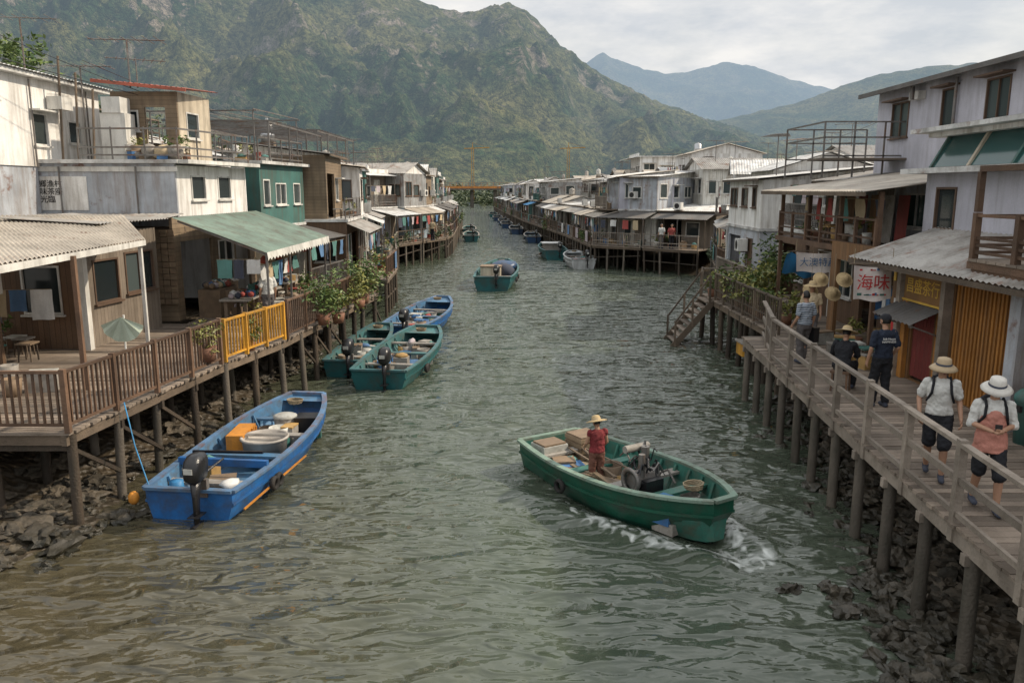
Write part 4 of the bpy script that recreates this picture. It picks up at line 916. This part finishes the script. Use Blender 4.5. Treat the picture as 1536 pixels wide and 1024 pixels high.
boat('blue_sampan',(-5.75,13.4),(-5.05,19.1),1.95,.55,.85,BLU,.42,BOR,(.14,.40,.62,.78),load=6,extra=ex_blue,bowdeck=.9)
def ex_green(g,L,B,Hs,Hb):
    x,y,z0=.22,.8,.25
    g.box('engine',WOOD,x-.4,x+.4,y-.45,y+.45,.06,z0); g.box('engine',METAL,x-.3,x+.3,y-.35,y+.35,z0,z0+.12); g.box('engine',BLACK,x-.2,x+.2,y-.3,y+.3,z0+.12,z0+.5); g.cyl('engine',METAL,(x-.26,y,z0+.45),(x+.26,y,z0+.45),.17,n=14); g.cyl('engine',METAL,(x-.1,y-.1,z0+.5),(x-.1,y-.1,z0+1.0),.08,n=10)
    g.cyl('engine',METAL,(x+.15,y+.1,z0+.5),(x+.15,y+.1,z0+.95),.06,n=8); g.cyl('engine',CR[6],(x-.3,y-.25,z0+.95),(x+.25,y-.25,z0+.95),.07,n=10)
    for k in range(26):
        p=V((x+R.uniform(-.25,.25),y+R.uniform(-.3,.3),z0+R.uniform(.4,.8))); q=p+V((R.uniform(-.35,.35),R.uniform(-.35,.35),R.uniform(-.3,.25))); m_=p.lerp(q,.5)+V((0,0,.15)); g.tube('engine',R.choice([BLACK,METAL,BLACK]),[p,m_,q],R.uniform(.01,.022),6)
    g.lathe('engine',METAL,(x+.32,y,z0+.45),[(.22,-.03),(.26,0),(.22,.03),(.15,0),(.22,-.03)],n=16,M=Matrix.Rotation(math.pi/2,3,'Y'))
    g.box('wood_crate',CR[3],-.75,-.2,-L/2+.35,-L/2+.9,.1,.72); 
    for k in range(5): g.box('wood_crate',HBWALL,-.77,-.18,-L/2+.33,-L/2+.92,.12+k*.12,.2+k*.12)
    g.box('crate_white',CR[2],.0,.6,-L/2+.2,-L/2+.7,.1,.58); g.box('crate_white',CR[3],.03,.57,-L/2+.23,-L/2+.67,.583,.62)
    M=Matrix.Rotation(.2,3,'Z')
    for k in range(9): g.obox('boards',R.choice([CR[3],HBWALL,DECK]),(.45+R.uniform(-.1,.1),-1.2+k*.15,.3+.02*k),(.1,R.uniform(.7,1.3),.03),Matrix.Rotation(R.uniform(-.5,.5),3,'Z'))
    g.blob('tarp',TARP,(-.3,.0,.22),(.42,.38,.13),3,.5,2.5); g.obox('blue_crate',CR[0],(.42,1.60,.40),(.4,.4,.35),M); g.obox('blue_crate',TARP,(.42,1.60,.60),(.43,.43,.04),M)
    for k in range(8): g.blob('nets',R.choice([CR[3],RWOOD,CL[3]]),(R.uniform(-.3,.3),2.0+R.uniform(-.2,.2),.35),(.15,.18,.09),2,.6,3)
    for k in range(4): g.beam('sticks',WOOD,(R.uniform(-.4,0),-1.8,.5),(R.uniform(-.2,.5),.2,.55),.03)
    g.lathe('bucket',CR[6],(-.45,1.3,.1),[(0,0),(.14,0),(.18,.32),(.16,.32),(.13,.05),(0,.05)],n=14)
boat('green_sampan',STERN,BOW,2.1,.58,.82,GRN,.22,GRIM,(.14,.36,.58,.76),load=9,mot=0,extra=ex_green,bowdeck=.93,rows=24,stern=.72,rake=.2)
boat('teal_sampan',(-3.95,22.9),(-3.15,29.0),1.95,.55,.85,TEA,.45,TRM,load=24)
boat('blue_sampan',(-4.4,30.6),(-3.2,36.5),2.0,.55,.95,BLU,.3,BOR,load=24)
boat('teal_sampan',(-5.35,24.5),(-4.9,29.8),1.4,.5,.8,TEA,.45,TRM,load=12)
boat('teal_sampan',(-1.15,46),(-.6,53.5),2.5,.8,1.2,TEA,.3,TRM,load=20,extra=lambda g,L,B,Hs,Hb:(g.box('cabin',CREAM,-.9,.3,-1.8,-.6,.3,1.2),g.box('cabin',CR[3],-.95,.35,-1.85,-.55,1.203,1.26),g.blob('tarp',DKB[0],(.2,1.5,.9),(.9,1.1,.5),2,.5),g.blob('tarp',CL[4],(.5,-.6,.9),(.5,.6,.45),2,.5)))
boat('teal_sampan',(3.7,66.5),(3.2,73),2.2,.8,1.1,TEA,.3,TRM,load=12,extra=lambda g,L,B,Hs,Hb:(g.box('cabin',CR[6],-.7,.7,-.5,1,.3,1.2),g.box('cabin',ROOFW,-.85,.85,-.7,1.2,1.203,1.26)))
boat('white_boat',(5.3,59.0),(4.9,64.5),2.1,.7,.95,(mat('white_hull',(.5,.52,.52)),mat('grey_hull',(.3,.33,.35)),mat('grey_inside',(.4,.43,.44))),.3,load=8)
yy=88
for i in range(6):
    x=edgeR(yy)-.9-R.random()*.4; boat('moored_boat',(x,yy),(x-.3,yy+5.5),1.8,.7,1.0,R.choice([TEA,DKB,DKB,DKB]),.3,CR[6],load=12,mot=1,rows=8); yy+=R.uniform(11,22)
yy=90
for i in range(2):
    x=edgeL(yy)+1.1+R.random()*.4; boat('moored_boat',(x,yy),(x-.3,yy+5.5),1.8,.7,1.0,R.choice([TEA,DKB]),.3,CR[6],load=12,rows=8); yy+=R.uniform(12,18)
# ------------------------------------------------------------------ rocks & plants
g=G('rocks')
def rock(x,y,zc,s):
    f=R.uniform(1.5,2.2); g.blob('rock',ROCK,(x,y,zc),(s*R.uniform(.7,1.2),s*R.uniform(.7,1.2),s*R.uniform(.4,.7)),3 if s>.16 else 2,.95,f,False,Matrix.Rotation(R.uniform(0,3),3,'Z'))
for i in range(620):
    y=8+24*R.random()**1.4; x=interp(XL,y)-R.gauss(.6,.9); rock(x,y,gz(x,y)+.02,R.uniform(.05,.18)+ (.14 if R.random()<.2 else 0))
for i in range(300):
    y=R.uniform(6,17); x=interp(XR,y)+R.gauss(.3,.6); rock(x,y,max(gz(x,y),-.1)+.02,R.uniform(.07,.26))
for i in range(160):
    y=R.uniform(17,31); x=interp(XR,y)+R.gauss(.0,.8); rock(x,y,max(gz(x,y),-.1)+.02,R.uniform(.08,.24))
for i in range(60):
    y=R.uniform(7.5,11.5); x=R.gauss(5.2,.4); rock(x,y,.0,R.uniform(.08,.24))
g.build()
def plant(x,y,z0,r,n,m=LEAF,sz=.08,name='shrub'):
    g=G(name); g.lathe('pot',TERRA,(x,y,z0),[(0,0),(.16,0),(.22,.32),(.19,.32),(0,.27)],n=12)
    for i in range(7):
        a=R.uniform(0,6.3); g.cyl('stems',WOOD,(x,y,z0+.25),(x+math.cos(a)*r[0]*.6,y+math.sin(a)*r[1]*.6,z0+.4+r[2]*R.uniform(.5,1.4)),.015,.006,n=5)
    g.leaves('foliage',m,(x,y,z0+.35+r[2]*.8),r,n,sz); g.build()
plant(-5.75,24.0,DZ,(.65,.8,.6),1100,LEAF,.065); plant(-5.5,24.9,DZ-.1,(.5,.5,.4),500,LEAFY,.06)
plant(-5.35,28.5,DZ,(.7,.8,.75),1100,LEAF,.075); plant(-5.3,27.4,DZ,(.45,.5,.5),500,LEAFY,.07)
plant(-6.95,17.8,DZ+.2,(.35,.5,.35),450,LEAFY,.05); plant(-6.75,20.0,DZ,(.3,.3,.3),200,LEAFY,.06)
for i in range(9): plant(8.0+R.uniform(-.3,.5),24+i*.8,DZ,(.5,.5,.4),380,R.choice([LEAF,LEAFY]),.075)
plant(9.2,28.2,DZ+.3,(.9,.9,.8),1300,LEAF,.09,'small_tree'); plant(8.3,27,DZ+.2,(.7,.7,.6),800,LEAFY,.08,'small_tree')
g=G('hillside_trees')
for i in range(40):
    x=R.uniform(-32,-20);y=R.uniform(33,60); g.leaves('foliage',LEAFD,(x,y,7.5+R.random()*2.5),(2,2,1.6),200,.22)
for i in range(230):
    x=R.uniform(-80,110);y=R.uniform(275,330); g.leaves('foliage',LEAFD,(x,y,3),(7,5,3.5),120,.7)
g.build()
g=G('banyan_tree'); g.cyl('trunk',WOOD,(-20.5,31,1),(-20.5,31,8.5),.3,.18)
for k in range(8):
    a=k*.8; q=(-20.5+2*math.cos(a),31+2*math.sin(a),9.5+R.random()*1.5); g.cyl('limbs',WOOD,(-20.5,31,8.0),q,.1,.03,n=6); g.leaves('foliage',LEAF,q,(1.1,1.1,.8),350,.14)
g.build()
g=G('folded_parasol'); g.cyl('pole',FRAME,(-7.45,15.0,DZ),(-7.4,15.0,DZ+1.7),.02,n=6)
vs=[(-7.40,14.88,DZ+1.68)];n=14
for i in range(n+1): a=math.pi*(.08+.84*i/n)+math.pi; vs.append((-7.40+.42*math.cos(a),14.90+.03*math.sin(i*2),DZ+1.62+.42*math.sin(a)))
g.add('canopy',mat('pale_green_cloth',(.50,.56,.44),dirt=.2),vs,[(0,i,i+1) for i in range(1,n+1)]); g.build()
g=G('yellow_crate'); g.box('crate',YEL,7.35,8.35,24.9,25.6,.55,.95); g.box('crate',CR[6],7.3,8.4,24.85,25.65,.953,1.0); g.box('crate',DARK,7.45,8.25,24.89,24.897,.65,.85); g.build()
g=G('rubbish_bin'); g.lathe('bin',TEAL,(8.35,12.4,DZ),[(0,0),(.19,0),(.23,.7),(.25,.72),(.24,.8),(.15,.9),(0,.92)],n=16); g.box('bin',BLACK,8.1,8.14,12.28,12.5,DZ+.55,DZ+.65); g.build()
def wire(a,b,sag,r=.012):
    g=G('power_cable'); a=V(a);b=V(b); pts=[a.lerp(b,i/14)-V((0,0,4*sag*(i/14)*(1-i/14))) for i in range(15)]; g.tube('cable',BLACK,pts,r,4); g.build()
wire((-15,17,9.8),(-10,38,8.6),.3); wire((-14,20,10.2),(-10.5,45,8.3),.5); wire((13,24,8.9),(15,45,8),.4); wire((-13.9,27,9.9),(-9,60,8),.6)
# ------------------------------------------------------------------ people
SKIN=mat('skin',(.40,.23,.15),rough=.55,dirt=0,var=.08,bump=.03); HAIR=mat('black_hair',(.012,.01,.009),rough=.5,dirt=0); LIP=mat('lips',(.30,.09,.08),dirt=0); EYE=mat('eyes',(.02,.015,.012),dirt=0,rough=.2)
def capsule(g,part,m,p,q,r0,r1,n=12,fx=1,fy=1):
    p=V(p);q=V(q);d,x,u=g.frame(q-p); rings=[]
    for k in range(4): a=math.pi/2*(1-k/3.); c=math.cos(a) if k else .15; rings.append((p-d*r0*math.sin(a),r0*c))
    rings.append((q,r1))
    for k in range(1,5): a=math.pi/2*(k/4.); c=math.cos(a) if k<4 else .15; rings.append((q+d*r1*math.sin(a),r1*c))
    R_=[[c+x*math.cos(2*math.pi*i/n)*r*fx+u*math.sin(2*math.pi*i/n)*r*fy for i in range(n)] for c,r in rings]
    g.loft(part,m,R_)
def torso(g,part,m,secs,n=18):
    g.loft(part,m,[[V(c)+V((rx*math.cos(2*math.pi*i/n),ry*math.sin(2*math.pi*i/n),0)) for i in range(n)] for c,rx,ry in secs])
def headf(g,c,M,hair=True,mask=False,long=False):
    c=V(c); n=22;k=18
    def shp(x,y,z,s=1):
        X=x*.077;Y=y*.097;Z=z*.118
        if z<0: X*=1+z*.28; Y*=1+z*.06
        if y>0: Y+=.026*math.exp(-(x*x/.016+(z+.16)**2/.03)); Y-=.010*math.exp(-((abs(x)-.42)**2/.03+(z-.08)**2/.01)); Y+=.008*math.exp(-(x*x/.08+(z+.5)**2/.012)); Y+=.01*math.exp(-(x*x/.06+(z+.85)**2/.03))
        return c+M@(V((X,Y,Z))*s)
    P=[]
    for j in range(k+1):
        ph=math.pi*(j/k-.5)
        for i in range(n): a=2*math.pi*i/n; P.append((math.cos(ph)*math.cos(a),math.cos(ph)*math.sin(a),math.sin(ph)))
    F=[(j*n+i,j*n+(i+1)%n,(j+1)*n+(i+1)%n,(j+1)*n+i) for j in range(k) for i in range(n)]
    g.add('head',SKIN,[shp(*p) for p in P],F,True)
    if hair:
        HF=[f for f in F if all((P[i][2]>.45) or (P[i][1]<.15 and P[i][2]>-.45-(.3 if long else 0)) for i in f)]
        g.add('hair',HAIR,[shp(*p,1.08) for p in P],HF,True)
    for s in(-1,1):
        g.blob('ears',SKIN,c+M@V((s*.080,-.005,-.005)),(.012,.02,.032),1); g.blob('eyes',EYE,c+M@V((s*.030,.088,.012)),(.013,.008,.006),1); g.blob('eyes',HAIR,c+M@V((s*.030,.093,.032)),(.018,.006,.004),1)
    g.blob('mouth',LIP,c+M@V((0,.094,-.062)),(.024,.008,.007),1)
    if mask: g.blob('face_mask',CL[0],c+M@V((0,.055,-.052)),(.064,.055,.045),2)
def person(name,loc,rz,s=1,J=None,shirt=None,sleeve=.6,pants=None,plen=.5,hat=None,hatm=None,shoes=None,tilt=(0,0),mask=False,extra=None,long=False,vox=.0085,female=False):
    D={'pel':(0,0,.95),'waist':(0,0,1.08),'chest':(0,.012,1.28),'nb':(0,-.005,1.43),'head':(0,.025,1.605),
       'shL':(-.175,0,1.385),'shR':(.175,0,1.385),'elL':(-.225,-.02,1.11),'elR':(.225,-.02,1.11),'wrL':(-.235,.05,.88),'wrR':(.235,.05,.88),
       'hpL':(-.088,0,.91),'hpR':(.088,0,.91),'knL':(-.095,.03,.5),'knR':(.095,.03,.5),'anL':(-.1,-.02,.09),'anR':(.1,-.02,.09)}
    if J: D.update(J)
    D={k:V(v)*s for k,v in D.items()}
    g=G(name,loc,rz); SK=SKIN; wd=.93 if female else 1
    def tor(part,m,e,lo=True):
        secs=[]
        if lo: secs.append((D['pel']-V((0,0,.09))*s,(.12*wd+e)*s,(.09+e)*s))
        secs+=[(D['pel'],(.165*wd+e)*s,(.115+e)*s),(D['waist'],(.142*wd+e)*s,(.102+e)*s),(D['chest'],(.168*wd+e)*s,(.115+e)*s),(D['chest'].lerp(D['nb'],.62),(.165*wd+e)*s,(.10+e)*s),(D['nb']-V((0,0,.005)),(.085+e)*s,(.07+e)*s),(D['nb']+V((0,0,.02))*s,(.05+e*.6)*s,(.05+e*.6)*s)]
        torso(g,part,m,secs)
    tor('body',SK,-.012)
    capsule(g,'body',SK,D['nb'],D['head']-V((0,.01,.06)),.055*s,.052*s)
    for q in'LR':
        sh,el,wr=D['sh'+q],D['el'+q],D['wr'+q]; capsule(g,'body',SK,sh,el,.05*s,.038*s); capsule(g,'body',SK,el,wr,.039*s,.026*s)
        d=(wr-el).normalized(); sg=-1 if q=='L' else 1
        lat=V((0,1,0))-d*d.y; lat=lat.normalized() if lat.length>.2 else V((1,0,0)); nr=d.cross(lat).normalized()
        if nr.x*sg>0: nr=-nr
        for o in(-.02,0,.02): capsule(g,'body',SK,wr+lat*o*.6*s,wr+(d*.085+lat*o*1.1)*s,.017*s,.015*s,8)
        for i,(o,l) in enumerate(((-.033,.058),(-.011,.072),(.011,.078),(.033,.068))):
            b0=wr+(d*.09+lat*o)*s; b1=b0+(d*.8+nr*.35+lat*o*3).normalized()*l*.5*s; b2=b1+(d*.5+nr*.8).normalized()*l*.5*s
            capsule(g,'body',SK,b0,b1,.0105*s,.0095*s,7); capsule(g,'body',SK,b1,b2,.0095*s,.008*s,7)
        t0=wr+(d*.03+lat*.025)*s; t1=t0+(d*.6+lat*.8+nr*.3).normalized()*.04*s; capsule(g,'body',SK,t0,t1,.013*s,.011*s,7); capsule(g,'body',SK,t1,t1+(d*.9+lat*.2+nr*.3).normalized()*.03*s,.011*s,.009*s,7)
        hp,kn,an=D['hp'+q],D['kn'+q],D['an'+q]
        capsule(g,'body',SK,hp,kn,.078*s,.055*s); cm=kn.lerp(an,.35)+V((0,-.012,0))*s; capsule(g,'body',SK,kn,cm,.053*s,.055*s); capsule(g,'body',SK,cm,an,.054*s,.036*s)
        if sleeve<=1: capsule(g,'shirt',shirt,sh,sh.lerp(el,sleeve),.064*s,.062*s)
        else: capsule(g,'shirt',shirt,sh,el,.064*s,.054*s); capsule(g,'shirt',shirt,el,el.lerp(wr,(sleeve-1)),.053*s,.042*s)
        if plen<=1: capsule(g,'trousers',pants,hp,hp.lerp(kn,plen),.098*s,(.100-.014*plen)*s)
        else: capsule(g,'trousers',pants,hp,kn,.098*s,.080*s); capsule(g,'trousers',pants,kn,kn.lerp(an,plen-1),.078*s,.066*s)
        sm=shoes or CL[4]; toe=an+V((0,.15,-.045))*s; capsule(g,'shoes',sm,an+V((0,-.035,-.045))*s,toe,.042*s,.04*s,12,1,.95); capsule(g,'shoes',sm,an+V((0,-.01,0))*s,an+V((0,0,-.045))*s,.045*s,.045*s)
    tor('shirt',shirt,.016)
    torso(g,'trousers',pants,[(D['pel']-V((0,0,.12))*s,.15*s*wd,.112*s),(D['pel']-V((0,0,.02))*s,.18*s*wd,.128*s),(D['pel']+V((0,0,.06))*s,.16*s*wd,.118*s)])
    for pn,vx in(('body',vox),('shirt',.011),('trousers',.012),('shoes',.009)): g.P[pn]['mods']=(vx,3 if pn!='body' else 2)
    Mh=Matrix.Rotation(tilt[1],3,'Z')@Matrix.Rotation(tilt[0],3,'X')
    if s!=1: Mh=Mh*s
    headf(g,D['head'],Mh,True,mask,long)
    hm=hatm or WICK; hc=D['head']+Mh@V((0,-.005,.045))
    if hat=='bucket': g.lathe('hat',hm,hc,[(0,.105),(.05,.105),(.088,.09),(.098,.03),(.105,.0),(.15,-.02),(.185,-.055),(.18,-.06),(.10,-.012)],n=22,M=Mh,sy=1.05); g.lathe('hat',CL[4],hc,[(.101,.03),(.106,.004)],n=22,M=Mh,sy=1.05)
    if hat=='straw': g.lathe('hat',hm,hc,[(0,.115),(.055,.11),(.09,.085),(.10,.01),(.17,-.0),(.235,-.02),(.235,-.026),(.10,.0)],n=24,M=Mh,sy=1.03); g.lathe('hat',CL[3],hc,[(.101,.045),(.104,.012)],n=24,M=Mh,sy=1.03)
    if hat=='cap': g.lathe('hat',hm,hc,[(0,.085),(.05,.078),(.085,.04),(.092,-.01)],n=20,M=Mh,sy=1.15); g.blob('hat',hm,hc+Mh@V((0,.13,-.01)),(.065,.07,.008),2)
    if extra: extra(g,D,s)
    return g.build()
def backpack(m):
    def f(g,D,s):
        c=D['chest']+V((0,-.2,-.04)); n=16
        def rr(z,w,d,y=0): return [(c.x+w*math.copysign(abs(math.cos(t))**.6,math.cos(t)),c.y+y+d*math.copysign(abs(math.sin(t))**.6,math.sin(t)),c.z+z) for t in [2*math.pi*i/n for i in range(n)]]
        g.loft('backpack',m,[rr(-.24,.10,.05),rr(-.2,.15,.09),rr(0,.16,.10),rr(.15,.14,.08,.01),rr(.22,.07,.04,.02)])
        for sg in(-1,1): g.tube('backpack',m,[(sg*.10,-.13,D['chest'].z+.1),(sg*.105,-.02,D['chest'].z+.18),(sg*.11,.115,D['chest'].z+.10),(sg*.125,.145,D['chest'].z-.02),(sg*.17,.03,D['chest'].z-.16),(sg*.14,-.12,D['chest'].z-.2)],.018,6)
    return f
WHT=mat('white_tshirt',(.60,.60,.57),rough=.9,dirt=.12,bump=.3,var=.1); BLK=mat('black_cloth',(.015,.016,.02),rough=.9,dirt=0,bump=.3); PINK=mat('coral_apron',(.50,.22,.17),rough=.9,dirt=.05,bump=.3); RED=mat('maroon_vest',(.22,.03,.035),rough=.9,dirt=.1,bump=.3)
NAVY=mat('navy_tshirt',(.015,.022,.04),rough=.9,dirt=0,bump=.3); GRYC=mat('grey_trousers',(.12,.11,.11),rough=.9,dirt=.1); BRNC=mat('brown_trousers',(.16,.07,.05),rough=.9,dirt=.1)
def stripes():
    m,nt,b=newmat('striped_shirt'); tc=nd(nt,'ShaderNodeTexCoord'); s=nd(nt,'ShaderNodeSeparateXYZ',{0:tc.outputs['Object']}); f=mth(nt,'GREATER_THAN',mth(nt,'SINE',mth(nt,'MULTIPLY',s.outputs[2],150)),0)
    nt.links.new(mixc(nt,f,(.05,.08,.13),(.40,.43,.46)),b.inputs['Base Color']); b.inputs['Roughness'].default_value=.9; return m
STR=stripes()
PI=math.pi
person('pedestrian',(6.05,10.9,DZ),PI-.42,1.0,dict(anL=(-.09,.17,.09),knL=(-.09,.19,.5),anR=(.09,-.16,.12),knR=(.1,.02,.5),wrL=(-.27,.12,.90),elL=(-.245,-.03,1.12),elR=(.26,-.05,1.13),wrR=(.25,.10,.92),head=(0,.035,1.60)),WHT,.7,BLK,.95,'bucket',mat('tan_hat',(.42,.32,.2),dirt=.05),tilt=(-.12,.15),extra=backpack(BLK))
def ex_w(g,D,s):
    backpack(BLK)(g,D,s)
    torso(g,'apron',PINK,[(V((0,.018,.78)),.195,.16),(V((0,.018,.95)),.185,.147),(V((0,.018,1.08)),.165,.137),(V((0,.03,1.26)),.15,.130),(V((0,.03,1.33)),.10,.105)],20)
    g.P['apron']['mods']=(.012,3)
    g.box('phone',BLACK,-.04,.04,.30,.312,1.08,1.20)
person('pedestrian',(6.1,9.75,DZ),PI-.30,1.0,dict(anL=(-.1,.2,.09),knL=(-.1,.2,.5),anR=(.1,-.14,.11),knR=(.1,.02,.5),elL=(-.24,.03,1.13),wrL=(-.07,.26,1.12),elR=(.24,.03,1.13),wrR=(.06,.27,1.10),head=(0,.045,1.60)),WHT,1.1,BLK,1.05,'bucket',mat('white_hat',(.6,.58,.53),dirt=.05),tilt=(-.3,0),mask=True,extra=ex_w,female=True,long=True)
def ex_t(g,D,s):
    M=Matrix.Translation((0,-.155,1.31))@Matrix.Rotation(PI/2,4,'X'); g.text('print',CL[0],'Stilt House\nHAPPINESS',.055,M)
person('pedestrian',(6.95,14.6,DZ),.1,1.03,dict(elR=(.24,-.05,1.12),wrR=(.23,.12,.93),elL=(-.25,-.03,1.12),wrL=(-.26,.05,.88),knL=(-.1,.08,.5),anL=(-.11,.05,.09)),NAVY,.75,BLK,1.9,'cap',BLK,tilt=(0,.25),extra=ex_t)
person('vendor',(6.75,15.9,DZ),-.6,1.0,dict(pel=(0,-.05,.55),waist=(0,.0,.68),chest=(0,.08,.86),nb=(0,.14,1.0),head=(0,.2,1.16),shL=(-.175,.12,.96),shR=(.175,.12,.96),elL=(-.25,.2,.72),elR=(.25,.2,.72),wrL=(-.15,.42,.66),wrR=(.15,.42,.66),hpL=(-.09,-.04,.52),hpR=(.09,-.04,.52),knL=(-.16,.36,.5),knR=(.16,.36,.5),anL=(-.16,.3,.09),anR=(.16,.3,.09)),BLK,1.8,BLK,1.9,'straw',None,tilt=(-.35,0),
   extra=lambda g,D,s:(g.box('stool',RWOOD,-.18,.18,-.22,.14,.38,.43),[g.beam('stool',RWOOD,(a,b,0),(a*.9,b*.9,.38),.035) for a,b in((-.15,-.2),(.15,-.2),(.15,.1),(-.15,.1))]))
person('pedestrian',(6.9,18.5,DZ),.3,1.0,dict(wrL=(-.24,.12,.92),knR=(.1,.12,.5),anR=(.1,.12,.09)),STR,.7,GRYC,1.9,None,extra=lambda g,D,s:g.box('bag',BLACK,.2,.34,-.1,.12,.5,.85))
person('pedestrian',(7.7,20.3,DZ),PI-.3,1.0,dict(),CL[3],.7,GRYC,1.9,'straw',None)
person('shopper',(-7.4,24.0,DZ),.6,1.0,dict(),WHT,.7,GRYC,1.8,None)
c=STERN+BA*2.05-BP*.3
person('boatman',(c.x,c.y,.04),.35,.87,dict(elL=(-.24,.05,1.14),wrL=(-.2,.22,1.0),elR=(.25,.03,1.12),wrR=(.2,.2,.95),head=(0,.06,1.59)),RED,.15,BRNC,1.9,'straw',None,tilt=(-.3,.2))
for (x,y,m1,m2) in((10.4,55.8,WHT,GRYC),(11,55.3,CL[2],BLK),(6.3,60.5,CL[1],GRYC),(-6.4,64.8,CL[3],BLK)): person('bystander',(x,y,DZ),R.uniform(2,4),1.0,dict(),m1,.7,m2,1.9,None,vox=.015)
g=G('hanging_straw_hats')
for (x,y,zz) in((8.1,20.8,3.5),(8.2,20.2,3.2),(8.0,21.2,3.15),(8.3,19.8,3.6)): g.lathe('hat',WICK,(x,y,zz),[(0,.12),(.08,.1),(.1,0),(.21,-.03)],n=18,M=Matrix.Rotation(1.0,3,'X')); g.cyl('string',ROPE,(x,y,zz+.05),(x,y,4.2),.005,n=4)
g.build()
# ------------------------------------------------------------------ world, sun, camera
EL=math.radians(40); AZ=math.radians(82)
w=bpy.data.worlds.new('World'); sc.world=w; w.use_nodes=True; nt=w.node_tree; bg=nt.nodes['Background']
sky=nd(nt,'ShaderNodeTexSky',sky_type='NISHITA'); sky.sun_disc=False; sky.sun_elevation=EL; sky.sun_rotation=AZ; sky.air_density=1.2; sky.dust_density=3; sky.ozone_density=1
tc=nd(nt,'ShaderNodeTexCoord'); mp=nd(nt,'ShaderNodeMapping',{'Vector':tc.outputs['Generated'],'Scale':(1,1,3.2)})
n1=nd(nt,'ShaderNodeTexNoise',{'Vector':mp.outputs[0],'Scale':2.3,'Detail':6,'Roughness':.58,'Distortion':.35}).outputs[0]
n2=nd(nt,'ShaderNodeTexNoise',{'Vector':mp.outputs[0],'Scale':6,'Detail':6,'Roughness':.6}).outputs[0]
cc=mixc(nt,mrange(nt,n2,.36,.62),(6.4,6.7,7.1),(8.9,8.75,8.5))
col=mixc(nt,mrange(nt,n1,.32,.54,.65,1.),sky.outputs[0],cc)
zz=nd(nt,'ShaderNodeSeparateXYZ',{0:tc.outputs['Generated']}).outputs[2]
up_=mrange(nt,zz,.25,.6,1.0,1.5)
col=mixc(nt,1.0,col,nd(nt,'ShaderNodeCombineColor',{0:up_,1:up_,2:up_}).outputs[0],'MULTIPLY')
nt.links.new(col,bg.inputs[0]); bg.inputs[1].default_value=.105
s=bpy.data.lights.new('sun','SUN'); s.energy=4.3; s.angle=math.radians(1.5); s.color=(1,.86,.68)
so=bpy.data.objects.new('sun',s); sc.collection.objects.link(so)
d=V((math.sin(AZ)*math.cos(EL),math.cos(AZ)*math.cos(EL),math.sin(EL))); so.rotation_euler=(-d).to_track_quat('-Z','Y').to_euler(); so.location=(30,10,60)
cam=bpy.data.cameras.new('camera'); co=bpy.data.objects.new('camera',cam); sc.collection.objects.link(co); sc.camera=co
cam.lens=28; cam.sensor_width=36; cam.clip_end=9000; cam.clip_start=.1
co.location=(0,0,5.8); co.rotation_euler=(math.radians(90-10.8),0,0)
sc.view_settings.view_transform='Standard'; sc.view_settings.look='None'; sc.view_settings.exposure=0
print('objects',len(bpy.data.objects))
